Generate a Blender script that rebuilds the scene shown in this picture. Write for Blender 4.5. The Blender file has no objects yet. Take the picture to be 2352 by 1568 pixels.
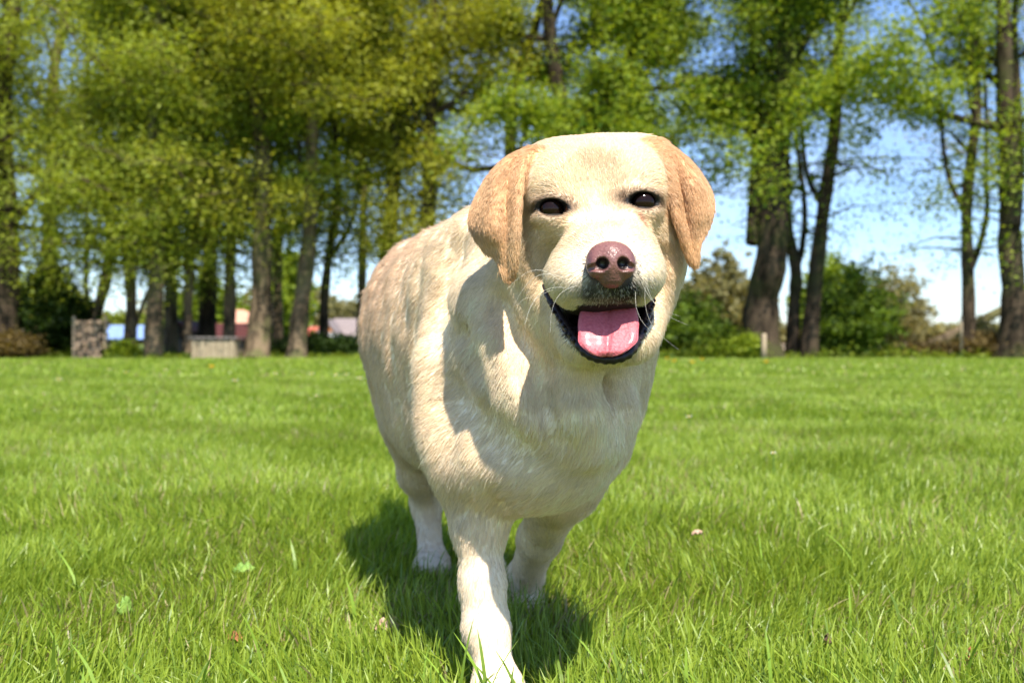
import bpy, bmesh, math, random
import numpy as np
from mathutils import Vector, Matrix

# ------------------------------------------------------------------ camera, sky, sun, exposure
SC = bpy.context.scene
COL = SC.collection
CAM_H = 0.40
FPX = 2352 * 35.0 / 36.0
cam_d = bpy.data.cameras.new("camera")
cam = bpy.data.objects.new("camera", cam_d)
COL.objects.link(cam)
cam.location = (0, 0, CAM_H)
cam.rotation_euler = (math.radians(90), 0, 0)
cam_d.lens = 35.0
cam_d.sensor_width = 36.0
cam_d.clip_start = 0.05
cam_d.clip_end = 5000
cam_d.dof.use_dof = True
cam_d.dof.focus_distance = 0.98
cam_d.dof.aperture_fstop = 6.8
SC.camera = cam

SUN_AZ = math.radians(16)      # sun stands behind the camera, a little to its right
SUN_EL = math.radians(57)
sd = Vector((math.sin(SUN_AZ) * math.cos(SUN_EL), -math.cos(SUN_AZ) * math.cos(SUN_EL), math.sin(SUN_EL)))
world = bpy.data.worlds.new("World")
SC.world = world
world.use_nodes = True
wn = world.node_tree
wn.nodes.clear()
w_out = wn.nodes.new("ShaderNodeOutputWorld")
w_bg = wn.nodes.new("ShaderNodeBackground")
w_sky = wn.nodes.new("ShaderNodeTexSky")
w_sky.sky_type = 'NISHITA'
w_sky.sun_disc = False
w_sky.sun_elevation = SUN_EL
w_sky.sun_rotation = math.atan2(sd.x, sd.y)
w_sky.air_density = 1.0
w_sky.dust_density = 0.4
w_sky.ozone_density = 3.0
w_bg.inputs[1].default_value = 0.115
# thin fair-weather clouds
w_tc = wn.nodes.new("ShaderNodeTexCoord")
w_mp = wn.nodes.new("ShaderNodeMapping")
w_mp.inputs['Scale'].default_value = (2.0, 2.0, 7.0)
w_nz = wn.nodes.new("ShaderNodeTexNoise")
w_nz.inputs['Scale'].default_value = 2.3
w_nz.inputs['Detail'].default_value = 6
w_rp = wn.nodes.new("ShaderNodeValToRGB")
w_rp.color_ramp.elements[0].position = 0.50
w_rp.color_ramp.elements[1].position = 0.78
w_rp.color_ramp.elements[1].color = (0.3, 0.3, 0.3, 1)
w_mx = wn.nodes.new("ShaderNodeMix")
w_mx.data_type = 'RGBA'
w_mx.inputs[7].default_value = (4.6, 5.0, 6.2, 1)
L = wn.links.new
L(w_tc.outputs['Generated'], w_mp.inputs[0]); L(w_mp.outputs[0], w_nz.inputs['Vector'])
L(w_nz.outputs[0], w_rp.inputs[0]); L(w_rp.outputs[0], w_mx.inputs[0])
w_ti = wn.nodes.new("ShaderNodeMix"); w_ti.data_type = 'RGBA'; w_ti.blend_type = 'MULTIPLY'; w_ti.inputs[0].default_value = 1
w_ti.inputs[7].default_value = (0.78, 0.85, 1.0, 1)
L(w_sky.outputs[0], w_ti.inputs[6]); L(w_ti.outputs[2], w_mx.inputs[6]); L(w_mx.outputs[2], w_bg.inputs[0]); L(w_bg.outputs[0], w_out.inputs[0])

sun_d = bpy.data.lights.new("sun", 'SUN')
sun_d.energy = 4.6
sun_d.angle = math.radians(0.5)
sun_d.color = (1.0, 0.935, 0.83)
sun = bpy.data.objects.new("sun", sun_d)
COL.objects.link(sun)
sun.rotation_euler = sd.to_track_quat('Z', 'Y').to_euler()
sun.location = (3, -5, 8)

SC.view_settings.view_transform = 'Standard'
SC.view_settings.look = 'None'
SC.view_settings.gamma = 1
SC.view_settings.exposure = 1.12
SC.cycles.max_bounces = 8
SC.cycles.diffuse_bounces = 4
SC.cycles.transmission_bounces = 5
SC.cycles.transparent_max_bounces = 8
SC.cycles.use_denoising = True
SC.render.film_transparent = False

RNG = np.random.default_rng(7)
random.seed(7)

# ------------------------------------------------------------------ helpers
def P(px, py, d):
    """world point seen at photo pixel (2352 wide) at depth d"""
    return np.array(((px - 1176) / FPX * d, d, CAM_H - (py - 784) / FPX * d))

def tag(o, label=None, cat=None, group=None, kind=None):
    if label: o['label'] = label
    if cat: o['category'] = cat
    if group: o['group'] = group
    if kind: o['kind'] = kind
    return o

def empty(name, loc=(0, 0, 0)):
    o = bpy.data.objects.new(name, None)
    o.empty_display_size = 0.1
    COL.objects.link(o)
    o.location = loc
    return o

def mesh_np(name, V, faces, mat, parent=None, smooth=True, cols=None, world=True):
    """faces: list of int arrays (n,k) - groups of equal sided polygons"""
    me = bpy.data.meshes.new(name)
    V = np.asarray(V, dtype=np.float32)
    if parent is not None and world:
        V = V - np.array(parent.location, dtype=np.float32)
    me.vertices.add(len(V))
    me.vertices.foreach_set('co', V.ravel())
    faces = [np.asarray(f, dtype=np.int32) for f in faces if len(f)]
    loops = np.concatenate([f.ravel() for f in faces])
    tot = np.concatenate([np.full(len(f), f.shape[1], dtype=np.int32) for f in faces])
    st = np.concatenate(([0], np.cumsum(tot)[:-1])).astype(np.int32)
    me.loops.add(len(loops))
    me.loops.foreach_set('vertex_index', loops)
    me.polygons.add(len(tot))
    me.polygons.foreach_set('loop_start', st)
    if smooth:
        me.polygons.foreach_set('use_smooth', np.ones(len(tot), dtype=bool))
    else:
        me.polygons.foreach_set('use_smooth', np.zeros(len(tot), dtype=bool))
    if cols is not None:
        a = me.attributes.new('col', 'FLOAT_COLOR', 'POINT')
        c = np.ones((len(V), 4), dtype=np.float32)
        c[:, :3] = cols
        a.data.foreach_set('color', c.ravel())
    me.update(calc_edges=True)
    me.materials.append(mat)
    o = bpy.data.objects.new(name, me)
    COL.objects.link(o)
    if parent is not None:
        o.parent = parent
    return o

class MB:
    """collects simple solids into one mesh"""
    def __init__(self):
        self.V = []; self.F = {3: [], 4: []}; self.n = 0
    def add(self, V, F):
        V = np.asarray(V, float)
        for f in F:
            self.F.setdefault(len(f), []).append([i + self.n for i in f])
        self.V.append(V); self.n += len(V)
    def box(self, c, s, rz=0.0, top=1.0, jit=0.0):
        c = np.array(c, float); hx, hy, hz = np.array(s, float) / 2
        p = []
        for z, k in ((-hz, 1.0), (hz, top)):
            for x, y in ((-hx, -hy), (hx, -hy), (hx, hy), (-hx, hy)):
                p.append((x * k, y * k, z))
        p = np.array(p)
        if jit: p += np.random.default_rng(self.n).normal(0, jit, p.shape)
        R = np.array(((math.cos(rz), -math.sin(rz), 0), (math.sin(rz), math.cos(rz), 0), (0, 0, 1)))
        p = p @ R.T + c
        self.add(p, [(0, 3, 2, 1), (4, 5, 6, 7), (0, 1, 5, 4), (1, 2, 6, 5), (2, 3, 7, 6), (3, 0, 4, 7)])
    def tube(self, pts, rad, k=8, cap=True):
        pts = np.asarray(pts, float); rad = np.broadcast_to(np.asarray(rad, float), (len(pts),))
        V, F = tube_np(pts, rad, k)
        F = [tuple(f) for f in F]
        n = len(pts)
        if cap:
            F.append(tuple(range(k - 1, -1, -1)))
            F.append(tuple((n - 1) * k + i for i in range(k)))
        self.add(V, F)
    def build(self, name, mat, parent=None, smooth=False, world=True):
        return mesh_np(name, np.concatenate(self.V), [np.array(v) for k, v in self.F.items() if v], mat, parent, smooth, world=world)

def tube_np(pts, rad, k):
    n = len(pts)
    T = np.gradient(pts, axis=0)
    T /= np.linalg.norm(T, axis=1)[:, None] + 1e-9
    ref = np.array((0.31, 0.17, 0.93)) if abs(T[0, 2]) < 0.9 else np.array((1.0, 0.1, 0))
    A = np.cross(T, ref); A /= np.linalg.norm(A, axis=1)[:, None] + 1e-9
    B = np.cross(T, A)
    a = np.arange(k) / k * 2 * math.pi
    V = pts[:, None, :] + rad[:, None, None] * (np.cos(a)[None, :, None] * A[:, None, :] + np.sin(a)[None, :, None] * B[:, None, :])
    V = V.reshape(-1, 3)
    i = np.arange(n - 1)[:, None] * k; j = np.arange(k)[None, :]; j2 = (j + 1) % k
    F = np.stack((i + j, i + j2, i + k + j2, i + k + j), -1).reshape(-1, 4)
    return V, F

def crom(pts, n):
    """Catmull-Rom resampling of control points (m,dim) at n parameters"""
    pts = np.asarray(pts, float); m = len(pts)
    t = np.linspace(0, m - 1, n); i = np.minimum(t.astype(int), m - 2); f = (t - i)[:, None]
    ex = np.concatenate((2 * pts[:1] - pts[1:2], pts, 2 * pts[-1:] - pts[-2:-1]))
    p0, p1, p2, p3 = ex[i], ex[i + 1], ex[i + 2], ex[i + 3]
    return 0.5 * (2 * p1 + (p2 - p0) * f + (2 * p0 - 5 * p1 + 4 * p2 - p3) * f ** 2 + (3 * p1 - p0 - 3 * p2 + p3) * f ** 3)

def wave_noise(p, scale, seed, n=14):
    """smooth pseudo random field in about -1..1"""
    r = np.random.default_rng(seed)
    out = np.zeros(len(p), dtype=np.float32)
    for i in range(n):
        k = r.normal(size=p.shape[1]); k = k / np.linalg.norm(k) * scale * r.uniform(0.5, 1.7) * 2 * math.pi
        out += np.sin(p @ k + r.uniform(0, 6.28))
    return out / math.sqrt(n / 2) * 0.6

# ------------------------------------------------------------------ materials
def mat_new(name):
    m = bpy.data.materials.new(name); m.use_nodes = True
    nt = m.node_tree
    return m, nt, nt.nodes['Principled BSDF'], nt.nodes['Material Output']

def mat_noise(name, c1, c2, scale=5, rough=0.8, bump=0.0, stretch=(1, 1, 1), spec=0.3, c3=None, detail=6):
    m, nt, b, out = mat_new(name)
    tc = nt.nodes.new("ShaderNodeTexCoord"); mp = nt.nodes.new("ShaderNodeMapping")
    mp.inputs['Scale'].default_value = stretch
    nz = nt.nodes.new("ShaderNodeTexNoise"); nz.inputs['Scale'].default_value = scale; nz.inputs['Detail'].default_value = detail
    rp = nt.nodes.new("ShaderNodeValToRGB")
    rp.color_ramp.elements[0].position = 0.35; rp.color_ramp.elements[0].color = (*c1, 1)
    rp.color_ramp.elements[1].position = 0.65; rp.color_ramp.elements[1].color = (*c2, 1)
    l = nt.links.new
    l(tc.outputs['Object'], mp.inputs[0]); l(mp.outputs[0], nz.inputs['Vector']); l(nz.outputs[0], rp.inputs[0])
    src = rp.outputs[0]
    if c3 is not None:
        n2 = nt.nodes.new("ShaderNodeTexNoise"); n2.inputs['Scale'].default_value = scale * 0.21; n2.inputs['Detail'].default_value = 3
        r2 = nt.nodes.new("ShaderNodeValToRGB"); r2.color_ramp.elements[0].position = 0.48; r2.color_ramp.elements[1].position = 0.62
        mx = nt.nodes.new("ShaderNodeMix"); mx.data_type = 'RGBA'; mx.inputs[7].default_value = (*c3, 1)
        l(tc.outputs['Object'], n2.inputs['Vector']); l(n2.outputs[0], r2.inputs[0]); l(r2.outputs[0], mx.inputs[0]); l(src, mx.inputs[6])
        src = mx.outputs[2]
    l(src, b.inputs['Base Color'])
    b.inputs['Roughness'].default_value = rough
    b.inputs['Specular IOR Level'].default_value = spec
    if bump:
        bp = nt.nodes.new("ShaderNodeBump"); bp.inputs['Strength'].default_value = bump; bp.inputs['Distance'].default_value = 0.05
        l(nz.outputs[0], bp.inputs['Height']); l(bp.outputs[0], b.inputs['Normal'])
    return m

def mat_leaf(name, trans=0.4, rough=0.5, spec=0.4, tint=(1.25, 1.15, 0.5)):
    """leaf or blade: colour per leaf from the mesh, light shining through"""
    m, nt, b, out = mat_new(name)
    at = nt.nodes.new("ShaderNodeAttribute"); at.attribute_name = 'col'
    tr = nt.nodes.new("ShaderNodeBsdfTranslucent"); mx = nt.nodes.new("ShaderNodeMixShader")
    mu = nt.nodes.new("ShaderNodeMix"); mu.data_type = 'RGBA'; mu.blend_type = 'MULTIPLY'
    mu.inputs[0].default_value = 1; mu.inputs[7].default_value = (*tint, 1)
    l = nt.links.new
    l(at.outputs['Color'], b.inputs['Base Color']); l(at.outputs['Color'], mu.inputs[6]); l(mu.outputs[2], tr.inputs['Color'])
    b.inputs['Roughness'].default_value = rough; b.inputs['Specular IOR Level'].default_value = spec
    mx.inputs[0].default_value = trans
    l(b.outputs[0], mx.inputs[1]); l(tr.outputs[0], mx.inputs[2]); l(mx.outputs[0], out.inputs['Surface'])
    return m

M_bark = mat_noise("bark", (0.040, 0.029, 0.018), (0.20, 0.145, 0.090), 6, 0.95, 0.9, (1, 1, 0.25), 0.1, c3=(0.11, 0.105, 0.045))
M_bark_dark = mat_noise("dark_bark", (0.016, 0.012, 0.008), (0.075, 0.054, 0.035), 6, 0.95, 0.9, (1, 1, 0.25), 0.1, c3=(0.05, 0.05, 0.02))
M_leaf = mat_leaf("leaf", 0.48, 0.55, 0.3)
M_grass = mat_leaf("grass_blade", 0.40, 0.42, 0.5)
# ------------------------------------------------------------------ ground
M_ground = mat_noise("meadow_soil", (0.06, 0.085, 0.018), (0.11, 0.17, 0.025), 9, 0.95, 0.3, c3=(0.16, 0.23, 0.035))
def grid_plane(name, x0, x1, y0, y1, z, mat):
    return mesh_np(name, [(x0, y0, z), (x1, y0, z), (x1, y1, z), (x0, y1, z)], [np.array([[0, 1, 2, 3]])], mat, smooth=False)
g = grid_plane("ground", -1500, 1500, -1500, 1500, 0, M_ground)
tag(g, kind='structure')
M_far_field = mat_noise("ploughed_field", (0.22, 0.15, 0.09), (0.32, 0.24, 0.15), 0.5, 0.95)
g = grid_plane("field", 9, 220, 40, 260, 0.004, M_far_field)
tag(g, kind='structure')

# paws, so that no blade grows through them
PAWS = [(P(1157, 1620, 1.085)[:2], 0.038), (P(1200, 1394, 1.50)[:2], 0.034), (P(998, 1315, 1.71)[:2], 0.035), (P(1128, 1340, 1.64)[:2], 0.035)]

def grass_field(n, y0, y1, spread, hmin, hmax, w, seed, segs=3, power=1.0, lean=0.35, dryf=0.035):
    """blades as tapered bent strips; returns V, quads, tris, colours"""
    r = np.random.default_rng(seed)
    # area uniform in the wedge the lens can see, with a margin either side
    u = r.random(n)
    y = (y0 ** 2 + u ** power * (y1 ** 2 - y0 ** 2)) ** 0.5
    x = (r.random(n) * 2 - 1) * (y * 0.58 + spread)
    # tufts: pull part of the blades together
    tx = np.round(x / 0.05) * 0.05; ty = np.round(y / 0.05) * 0.05
    pull = (r.random(n) < 0.35) * r.random(n) * 0.7
    jx = np.sin(tx * 913.1 + ty * 311.7) * 0.025; jy = np.cos(tx * 517.3 - ty * 719.9) * 0.025
    if y1 < 9:
        x += (tx + jx - x) * pull; y += (ty + jy - y) * pull
    keep = np.ones(n, bool)
    for c, rr in PAWS:
        keep &= (x - c[0]) ** 2 + (y - c[1]) ** 2 > rr ** 2
    x, y = x[keep], y[keep]; n = len(x)
    xy = np.stack((x, y), 1)
    f1 = wave_noise(xy, 1.6, 3); f2 = wave_noise(xy, 5.0, 4); f3 = wave_noise(xy, 0.35, 5)
    h = (hmin + (hmax - hmin) * r.random(n) ** 1.7) * np.clip(1 + 0.14 * f1 + 0.12 * f2, 0.45, 1.8)
    wd = w * r.uniform(0.6, 1.5, n)
    a = r.random(n) * 2 * math.pi
    fx, fy = np.cos(a), np.sin(a)                                   # blade's flat axis
    la = wave_noise(xy, 0.9, 6) * 2.2 + r.normal(0, 1.2, n)
    lm = np.abs(r.normal(0, lean, n)) + 0.08
    lm = np.where(r.random(n) < 0.10, lm + 0.8, lm)
    lx, ly = np.cos(la) * lm * h, np.sin(la) * lm * h
    rows = []
    for s in range(segs):
        t = s / segs
        cx = x + lx * t ** 1.8; cy = y + ly * t ** 1.8
        cz = h * (t - 0.22 * lm * t ** 2)
        ww = wd * (1 - t ** 2 * 0.65) * 0.5
        rows.append(np.stack((cx - fx * ww, cy - fy * ww, cz), 1)); rows.append(np.stack((cx + fx * ww, cy + fy * ww, cz), 1))
    rows.append(np.stack((x + lx, y + ly, h * (1 - 0.22 * lm)), 1))
    k = len(rows)
    V = np.stack(rows, 1).reshape(-1, 3)
    V[:, 2] = np.maximum(V[:, 2], 0.002)
    b = np.arange(n) * k
    Q = np.concatenate([np.stack((b + 2 * s, b + 2 * s + 1, b + 2 * s + 3, b + 2 * s + 2), 1) for s in range(segs - 1)]) if segs > 1 else np.zeros((0, 4), int)
    s = segs - 1
    T = np.stack((b + 2 * s, b + 2 * s + 1, b + 2 * s + 2), 1)
    g1 = np.array((0.198, 0.290, 0.024)); g2 = np.array((0.325, 0.42, 0.048)); g3 = np.array((0.065, 0.15, 0.012)); dry = np.array((0.42, 0.35, 0.17))
    q = np.clip(0.5 + 0.16 * f3 + 0.08 * f1 + 0.30 * r.normal(size=n), 0, 1)[:, None]
    c = g1 * (1 - q) + g2 * q
    dk = (r.random(n) < 0.22)[:, None]
    c = np.where(dk, c * 0.45 + g3 * 0.55, c)
    dd = (r.random(n) < dryf * np.clip(1 + 3.2 * wave_noise(xy, 1.1, 9), .25, 4))[:, None]
    c = np.where(dd, dry * r.uniform(0.5, 1.1, (n, 1)), c)
    C = np.repeat(c, k, axis=0)
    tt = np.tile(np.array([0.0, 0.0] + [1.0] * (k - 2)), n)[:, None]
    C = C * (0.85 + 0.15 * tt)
    return V, Q, T, C

parts = [
    grass_field(95000, 0.55, 1.9, 0.25, 0.018, 0.064, 0.0024, 11, segs=4),
    grass_field(45000, 0.55, 1.9, 0.25, 0.012, 0.034, 0.0030, 12, segs=2, lean=0.8, dryf=0.16),
    grass_field(260000, 1.9, 4.5, 0.3, 0.02, 0.065, 0.0031, 13, segs=3),
    grass_field(260000, 4.5, 10.5, 0.5, 0.02, 0.065, 0.0065, 14, segs=2),
    grass_field(170000, 10.5, 27, 1.0, 0.02, 0.07, 0.020, 15, segs=2),
]
Vs, Fq, Ft, Cs, off = [], [], [], [], 0
for V, Q, T, C in parts:
    Vs.append(V); Fq.append(Q + off); Ft.append(T + off); Cs.append(C); off += len(V)
# a few long stems that stand above the rest close to the lens
def long_blades(spots, seed):
    r = np.random.default_rng(seed); V, Q, T, C = [], [], [], []; o = 0
    for (x, y, h, ln, an, w) in spots:
        fx, fy = math.cos(an + 1.2), math.sin(an + 1.2)
        for s in range(6):
            t = s / 6; ww = w * (1 - t ** 2.2 * 0.7) / 2
            c = np.array((x + math.cos(an) * ln * t ** 2, y + math.sin(an) * ln * t ** 2, h * (t - 0.12 * t * t)))
            V += [c - (fx * ww, fy * ww, 0), c + (fx * ww, fy * ww, 0)]
        V.append(np.array((x + math.cos(an) * ln, y + math.sin(an) * ln, h * 0.88)))
        Q += [(o + 2 * s, o + 2 * s + 1, o + 2 * s + 3, o + 2 * s + 2) for s in range(5)]
        T.append((o + 10, o + 11, o + 12)); o += 13
        cc = np.array((0.17, 0.27, 0.028)) * r.uniform(0.7, 1.5)
        C += [cc] * 13
    return np.array(V), np.array(Q), np.array(T), np.array(C)
r = np.random.default_rng(5)
spots = []
for i in range(230):
    y = r.uniform(0.72, 1.7) if i % 2 else r.uniform(0.78, 1.15)
    x = r.uniform(-1, 1) * (y * 0.56 + 0.1)
    if any((x - c[0]) ** 2 + (y - c[1]) ** 2 < (rr + 0.012) ** 2 for c, rr in PAWS): continue
    spots.append((x, y, r.uniform(0.05, 0.10), r.uniform(0.01, 0.07), r.uniform(0, 6.28), r.uniform(0.003, 0.006)))
for px, h, ln, an in ((1100, .115, .05, .6), (1122, .13, .02, 2.2), (1075, .12, .045, .3), (1135, .12, .05, 2.6), (1180, .10, .05, 2.9), (1050, .14, .03, 1.0), (1165, .085, .02, 1.2), (1210, .10, .04, 2.5)):
    p = P(px, 1568, 0.955 + r.uniform(0, 0.05)); spots.append((p[0], p[1], h, ln, an, 0.005))
V, Q, T, C = long_blades(spots, 6)
Vs.append(V); Fq.append(Q + off); Ft.append(T + off); Cs.append(C)
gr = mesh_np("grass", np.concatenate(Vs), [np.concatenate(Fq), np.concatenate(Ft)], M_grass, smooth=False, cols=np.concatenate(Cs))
tag(gr, "bright green spring lawn grass of fine uneven blades", "grass", kind='stuff')

# ------------------------------------------------------------------ small plants and litter in the lawn
M_petal = mat_noise("white_petal", (0.75, 0.75, 0.75), (0.85, 0.85, 0.84), 40, 0.6)
M_yellow = mat_noise("yellow_floret", (0.80, 0.45, 0.01), (0.85, 0.58, 0.02), 90, 0.7)
M_stem = mat_noise("flower_stem", (0.08, 0.16, 0.03), (0.12, 0.22, 0.05), 30, 0.7)
def ground_d(py): return CAM_H * FPX / (py - 784)
def daisy(px, py, label, group, yellow=False, size=0.012):
    hgt = 0.085
    d = (CAM_H - hgt) * FPX / (py - 784)
    x = (px - 1176) / FPX * d
    t = empty('dandelion' if yellow else 'daisy', (x, d, 0)); tag(t, label, 'flower', group)
    m = MB(); m.tube([(x, d, 0), (x + .003, d + .002, hgt * .5), (x, d, hgt)], [.0018, .0016, .0014], 6); m.build('stem', M_stem, t)
    m = MB(); n = 30 if yellow else 16
    for i in range(n):
        a = i / n * 6.283 + (i % 2) * .1; lift = 0.25 + 0.5 * (i % 3) / 2 if yellow else 0.2
        r0, r1 = .002, size * (1 if not yellow else 1.0)
        ca, sa = math.cos(a), math.sin(a); w = size * .16
        m.add([(x + ca * r0 - sa * w * .4, d + sa * r0 + ca * w * .4, hgt), (x + ca * r0 + sa * w * .4, d + sa * r0 - ca * w * .4, hgt),
               (x + ca * r1 + sa * w, d + sa * r1 - ca * w, hgt + size * lift), (x + ca * r1 * 1.12, d + sa * r1 * 1.12, hgt + size * lift),
               (x + ca * r1 - sa * w, d + sa * r1 + ca * w, hgt + size * lift)], [(0, 1, 2, 3, 4)])
    m.build('petals', M_yellow if yellow else M_petal, t)
    m = MB(); rr = size * (.35 if not yellow else .6)
    m.tube([(x, d, hgt - .001), (x, d, hgt + rr * .5), (x, d, hgt + rr * .8)], [rr, rr * .85, rr * .3], 10); m.build('flower_head', M_yellow, t)
gd = "daisies scattered over the far lawn left of the dog"
for px, py in ((290, 855), (381, 850), (135, 872), (632, 858), (716, 858), (770, 862), (795, 860), (826, 869), (250, 848), (540, 874)):
    daisy(px, py, "tiny white daisy out of focus in the far lawn left of the dog", gd, size=0.030)
gd2 = "daisies scattered over the far lawn right of the dog"
for px, py in ((2020, 838), (2055, 840), (1835, 846), (2210, 850), (1985, 834)):
    daisy(px, py, "tiny white daisy out of focus in the far lawn right of the dog", gd2, size=0.032)
daisy(726, 909, "white daisy left of the dog, nearer than the other white dots", "nearer single daisies", size=0.014)
daisy(1582, 957, "white daisy in the lawn right of the dog's chest", "nearer single daisies", size=0.013)
daisy(1776, 1040, "small pale daisy in the mid lawn to the right of the dog", "nearer single daisies", size=0.008)
daisy(486, 843, "yellow dandelion in the far lawn in front of the wooden crate", "dandelions", True, 0.030)
for px, py in ((1532, 818), (1612, 820), (1548, 824), (1590, 827), (1760, 826)):
    daisy(px, py + 6, "orange yellow dandelion at the lawn edge in front of the bushes right of the dog", "dandelions at the lawn edge", True, 0.034)

M_dry = mat_noise("dry_leaf", (0.20, 0.065, 0.025), (0.34, 0.14, 0.06), 60, 0.8, 0.4)
M_dry2 = mat_noise("pale_dry_leaf", (0.42, 0.26, 0.18), (0.60, 0.42, 0.32), 60, 0.8, 0.4)
M_broad = mat_noise("broad_green_leaf", (0.13, 0.24, 0.04), (0.20, 0.32, 0.06), 60, 0.55, 0.3)
def flat_leaf(name, px, py, z, L_, W, rot, tilt, label, mat, curl=0.3):
    d = (CAM_H - z) * FPX / (py - 784); x = (px - 1176) / FPX * d
    n = 9; V = []
    for i in range(n):
        t = i / (n - 1); w = W * math.sin(math.pi * min(max(t * .94 + .03, 0), 1)) ** .7 * (1 + .12 * math.sin(i * 2.7))
        for s in (-1, -.5, 0, .5, 1):
            V.append(((t - .5) * L_, s * w * .5, curl * W * (s * s) * .5 + .15 * L_ * math.sin(t * 3.0) + .004 * math.sin(i * 2 + s * 3)))
    V = np.array(V); ca, sa = math.cos(tilt), math.sin(tilt)
    V = V @ np.array(((1, 0, 0), (0, ca, -sa), (0, sa, ca))).T
    ca, sa = math.cos(rot), math.sin(rot)
    V = V @ np.array(((ca, -sa, 0), (sa, ca, 0), (0, 0, 1))).T
    F = [(i * 5 + j, i * 5 + j + 1, i * 5 + j + 6, i * 5 + j + 5) for i in range(n - 1) for j in range(4)]
    o = mesh_np(name, V, [np.array(F)], mat); o.location = (x, d, z)
    sm = o.modifiers.new('thickness', 'SOLIDIFY'); sm.thickness = 0.0006
    tag(o, label, 'leaf')
flat_leaf('fallen_leaf', 888, 1440, .022, .035, .018, .1, .6, "pale pinkish dry leaf in the grass left of the front paw", M_dry2)
flat_leaf('fallen_leaf', 541, 1467, .02, .026, .014, -.6, .5, "reddish brown dry leaf low in the grass at lower left", M_dry)
flat_leaf('fallen_leaf', 2228, 1508, .012, .032, .017, .8, .7, "orange brown dry leaf in the grass at lower right", M_dry)
flat_leaf('fallen_leaf', 1897, 1470, .03, .02, .012, 1.2, .9, "small dark brown leaf standing up in the lower right grass", mat_noise("dark_dry_leaf", (.05, .03, .02), (.1, .06, .03), 60, .8))
flat_leaf('fallen_leaf', 1600, 1225, .045, .022, .008, .4, .4, "thin tan dry leaf caught in the grass right of the dog", M_dry2)
flat_leaf('weed_leaf', 285, 1394, .035, .03, .026, 1.3, 1.1, "round grey green weed leaf among grass blades at lower left", M_broad, .1)
flat_leaf('weed_leaf', 560, 1308, .04, .034, .02, .2, .5, "broad light green weed leaf in the grass left of the dog's shadow", M_broad, .1)
# ------------------------------------------------------------------ trees
LEAFC = {
    'olive': ((0.21, 0.30, 0.035), (0.34, 0.42, 0.060), (0.17, 0.22, 0.025)),
    'yellow': ((0.27, 0.33, 0.035), (0.40, 0.44, 0.065), (0.22, 0.25, 0.03)),
    'green': ((0.18, 0.28, 0.025), (0.32, 0.42, 0.05), (0.07, 0.15, 0.012)),
    'fresh': ((0.20, 0.30, 0.02), (0.30, 0.40, 0.04), (0.10, 0.18, 0.02)),
    'dark': ((0.03, 0.065, 0.012), (0.07, 0.13, 0.02), (0.015, 0.035, 0.01)),
    'brown': ((0.14, 0.11, 0.04), (0.22, 0.17, 0.07), (0.07, 0.055, 0.03)),
    'mid': ((0.10, 0.18, 0.02), (0.18, 0.28, 0.035), (0.04, 0.085, 0.01)),
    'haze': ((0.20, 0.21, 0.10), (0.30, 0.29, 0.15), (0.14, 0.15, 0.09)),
}
def leaves(centres, n, sig, size, pal, r, flat=0.5):
    idx = r.integers(0, len(centres), n)
    c = centres[idx] + r.normal(size=(n, 3)) * sig * np.array((1, 1, flat))
    c = c[c[:, 2] > 0.05]; n = len(c)
    a = r.normal(size=(n, 3)) * np.array((1, 1, 0.55)); a /= np.linalg.norm(a, axis=1)[:, None] + 1e-9
    b = np.cross(a, r.normal(size=(n, 3)) * 0.8 + np.array((0, 0, 1.0))); b /= np.linalg.norm(b, axis=1)[:, None] + 1e-9
    s = (size * r.uniform(0.55, 1.35, n))[:, None]
    fold = np.cross(a, b) * s * 0.12
    V = np.stack((c - a * s, c - b * s * .55 + fold, c + a * s, c + b * s * .55 + fold), 1).reshape(-1, 3)
    F = np.arange(n * 4).reshape(-1, 4)
    c1, c2, c3 = (np.array(q) for q in LEAFC[pal])
    q = np.clip(r.normal(.5, .3, (n, 1)), 0, 1)
    C = c1 * (1 - q) + c2 * q
    C = np.where(r.random((n, 1)) < .22, c3, C) * r.uniform(.85, 1.15, (n, 1))
    C = C * np.array((1.04, .96, .80))
    return V, F, np.repeat(C, 4, axis=0)

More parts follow.
